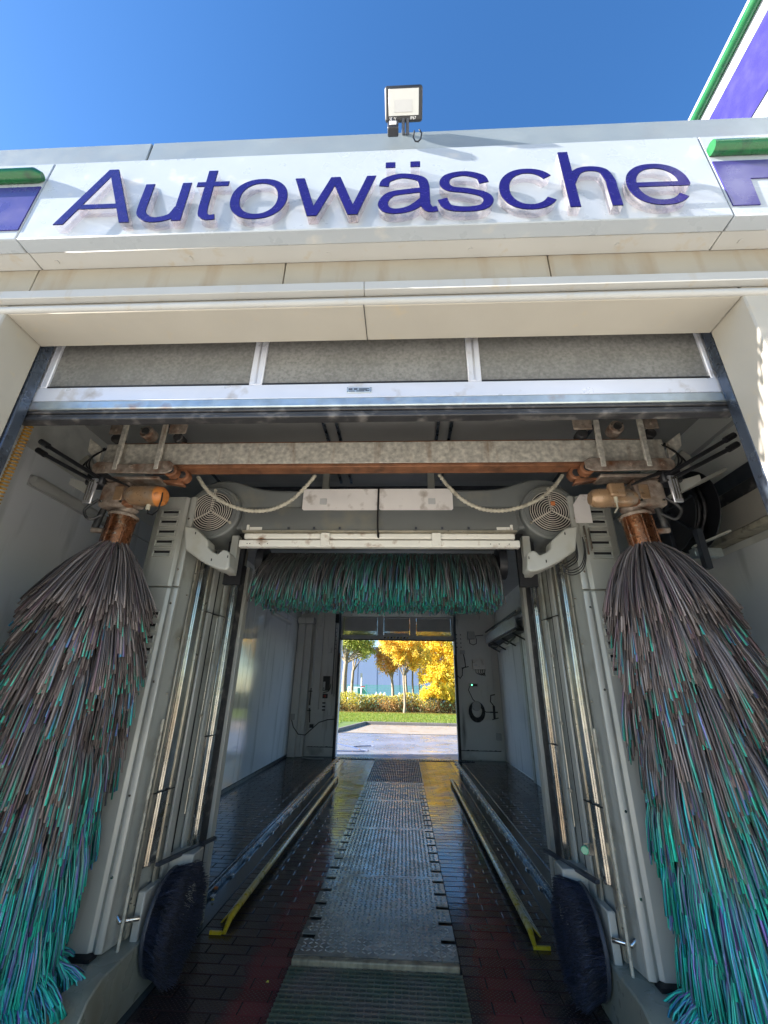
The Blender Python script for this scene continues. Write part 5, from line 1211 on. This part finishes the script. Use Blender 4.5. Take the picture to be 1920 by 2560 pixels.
tree('maple_tree', 'golden maple with a slender grey trunk in front of the hedge', 0.02, 31.6, 2.55, 6, [(-.6, 31.6, 4.5, .85), (.4, 31.6, 4.7, .9), (-.3, 31.6, 3.7, .6), (1.0, 31.8, 3.9, .85), (-1.1, 31.6, 4.7, .7), (.6, 31.7, 3.2, .45)], GO, 13000, tr=.085, size=.062)
tree('maple_tree', 'thin golden maple second from the right among the slim trunks', .75, 37.5, 3.0, 6.5, [(1.0, 37.5, 4.4, 1.0), (.4, 37.6, 5.4, .9), (1.5, 37.4, 5.6, .9)], OR, 7000, tr=.09)
tree('maple_tree', 'thin dark stemmed tree between the golden maples', 1.25, 36.0, 3.2, 6.5, [(1.7, 36.0, 5.2, .8), (1.3, 36.0, 4.2, .55)], GO, 3600, tr=.055)
tree('maple_tree', 'tall bright yellow tree filling the right of the exit view', 2.7, 35.5, 1.6, 7, [(2.4, 35.5, 3.2, 1.1), (3.4, 35.4, 3.0, 1.2), (1.9, 35.5, 4.4, 1.1), (1.7, 35.3, 2.6, .7), (2.6, 35.5, 6.0, 1.2), (3.2, 35.5, 4.8, 1.1), (4.3, 35.6, 4.2, 1.3), (2.9, 35.2, 2.1, .85), (3.9, 35.2, 1.9, .9)], YL, 24000, tr=.12, nb=14)
tree('maple_tree', 'low spreading yellow shrub tree in front of the tall yellow tree', 2.35, 33.0, .6, 3, [(1.7, 32.6, 1.35, .55), (2.6, 32.5, 1.5, .6), (3.3, 32.6, 1.3, .6), (2.3, 32.6, 1.9, .5)], YL, 6500, tr=.05, size=.06)
tree('maple_tree', 'orange crowned maple behind the slender trunks, with the tallest crown', .2, 40.5, 3.0, 8, [(-.6, 40.5, 5.6, 1.2), (.8, 40.5, 5.2, 1.2), (0.2, 40.5, 6.8, 1.3), (1.9, 40.5, 5.9, 1.3), (-.2, 40.5, 4.0, .7), (1.5, 40.5, 4.2, .8)], OR, 13000, tr=.12)
tree('maple_tree', 'broad golden tree beyond the right edge of the exit opening', 6.5, 38, 2.5, 8, [(6.5, 38, 4.5, 1.8), (5.6, 38, 3.4, 1.2), (7.5, 38, 5.5, 1.5)], GO, 8000, tr=.16)
# warehouse
wh = thing('warehouse', 'large blue grey warehouse behind the trees beyond the exit', 'building', (-6, 62, 0))
xs = [-20, -16, -12, -8.6, -6.2, -3.6, -.6, 2.4, 5.4]
for a, b in zip(xs[:-1], xs[1:]): box(a + .04, b - .04, 60, 60.3, 0, 6.6).build('wall_panel', 'warehouse', wh)
for a in xs: box(a - .05, a + .05, 59.985, 60.25, 0, 6.6).build('pilaster', 'warehouse_dark', wh)
box(-20.2, 5.6, 60.31, 78, 0, 6.5).build('building_body', 'warehouse_dark', wh); box(-20.3, 5.7, 59.85, 78.1, 6.601, 6.9).build('roof_edge', 'warehouse_dark', wh)
# fence
fe = thing('mesh_fence', 'turquoise green mesh fence between the hedge and the warehouse', 'fence', (-3, 42, 0))
x = -16
while x < 8: box(x, x + .06, 42, 42.06, 0, 2.0).build('post', 'fence_green', fe); x += 2.5
m = MB(); x = -16
while x < 7.9: m.box(x, x + .022, 42.01, 42.024, .1, 1.95); x += .07
z = .1
while z < 1.95: m.box(-16, 8, 42.0, 42.01, z, z + .02); z += .2
m.build('mesh_wires', 'fence_green', fe, smooth=0)
# van, parasols/white items, signpost
vn = thing('parked_van', 'white van parked behind the green fence', 'van', (-4.6, 46, 0))
MB().prism([(-5.6, 45.2, .35), (-3.2, 45.2, .35), (-3.2, 45.2, .95), (-3.5, 45.2, 1.15), (-4.0, 45.2, 1.75), (-5.6, 45.2, 1.80)], (0, 1.8, 0)).build('body', 'van_white', vn, bev=.08, seg=3)
MB().prism([(-3.62, 45.19, 1.15), (-4.05, 45.19, 1.66), (-4.6, 45.19, 1.68), (-4.6, 45.19, 1.15)], (0, .02, 0)).build('side_window', 'glass_dark', vn)
for x in (-5.1, -3.7): MB().cyl((x, 45.18, .33), (x, 45.4, .33), .32, 20).build('wheel', 'rubber', vn)
for i, x in enumerate((-2.6, -2.2, -1.8, -.4, .1, .45)):
    t = thing('covered_planter', 'white capped planter behind the fence, number %s from the van side' % ('one', 'two', 'three', 'four', 'five', 'six')[i], 'planter', (x, 43.5, 0))
    t['label'] = ('white capped planter behind the fence nearest the van', 'white capped planter second nearest the van', 'white capped planter left of the orange maple trunk', 'white capped planter right of the orange maple trunk', 'white capped planter behind the slender grey trunk', 'white capped planter farthest right along the fence')[i]
    box(x - .12, x + .12, 43.4, 43.6, 0, 1.0).build('stand', 'fence_green', t); MB().tube([(x, 43.5, 1.0), (x, 43.5, 1.12), (x, 43.5, 1.25), (x, 43.5, 1.35)], [.2, .19, .12, .03], 12).build('cap', 'van_white', t)
t = thing('sign_post', 'white post with small box and red strip right of the left tree trunks', 'post', (-3.65, 39, 0))
MB().cyl((-3.65, 39, 0), (-3.65, 39, 2.5), .06, 10).build('post', 'van_white', t); box(-3.78, -3.6, 38.9, 39.0, 2.5, 2.85).build('box', 'coping_grey', t); box(-3.7, -3.35, 38.93, 38.99, 1.75, 1.82).build('strip', 'red_plastic', t)
# hose on road
MB().tube([(-2.1, 14.9, .01), (-1.75, 14.35, .01), (-1.5, 14.1, .01), (-1.35, 14.35, .01), (-1.0, 14.45, .012), (-.92, 14.4, .01)], .012, 8).build('road_hose', 'hose_blue', loc=(-1.5, 14.3, 0), label='thin blue hose end curling on the wet road outside the exit', cat='hose')
MB().tube([(-1.55, 14.15, .01), (-1.25, 13.6, .01), (-1.0, 13.4, .01), (-1.1, 13.25, .01), (-1.6, 13.2, .01), (-2.2, 13.2, .01)], .012, 8).build('road_hose', 'hose_blue', loc=(-1.5, 13.5, 0), label='lower blue hose loop on the road nearest the exit threshold', cat='hose')
# leaves caught by the left rail
for i, (a, b, mt, lb) in enumerate(((600, 862, 'leaf_orange', 'curled orange leaf beside the left wheel brush'), (583, 930, 'leaf_yellow', 'small yellow leaf by the left wheel brush'), (928, 1443, 'leaf_yellow', 'tiny pale leaf on the red stripe left of the grating'))):
    p = at((300 + a / 2.5136) / 1.15732, (1880 + b / 2.5136) / 1.15732, 'z', .012); r_ = (.03, .016, .010)[i]
    m = MB(); pts = [(p.x + r_ * math.cos(k_ * 1.05) * (1 if k_ % 2 else .6), p.y + r_ * math.sin(k_ * 1.05) * (1 if k_ % 2 else .6), .008 + .3 * r_ * (k_ % 3)) for k_ in range(6)]
    m.prism(pts, (0, 0, .002)); m.build('fallen_leaf', mt, loc=tuple(p), label=lb, cat='leaf', smooth=0)
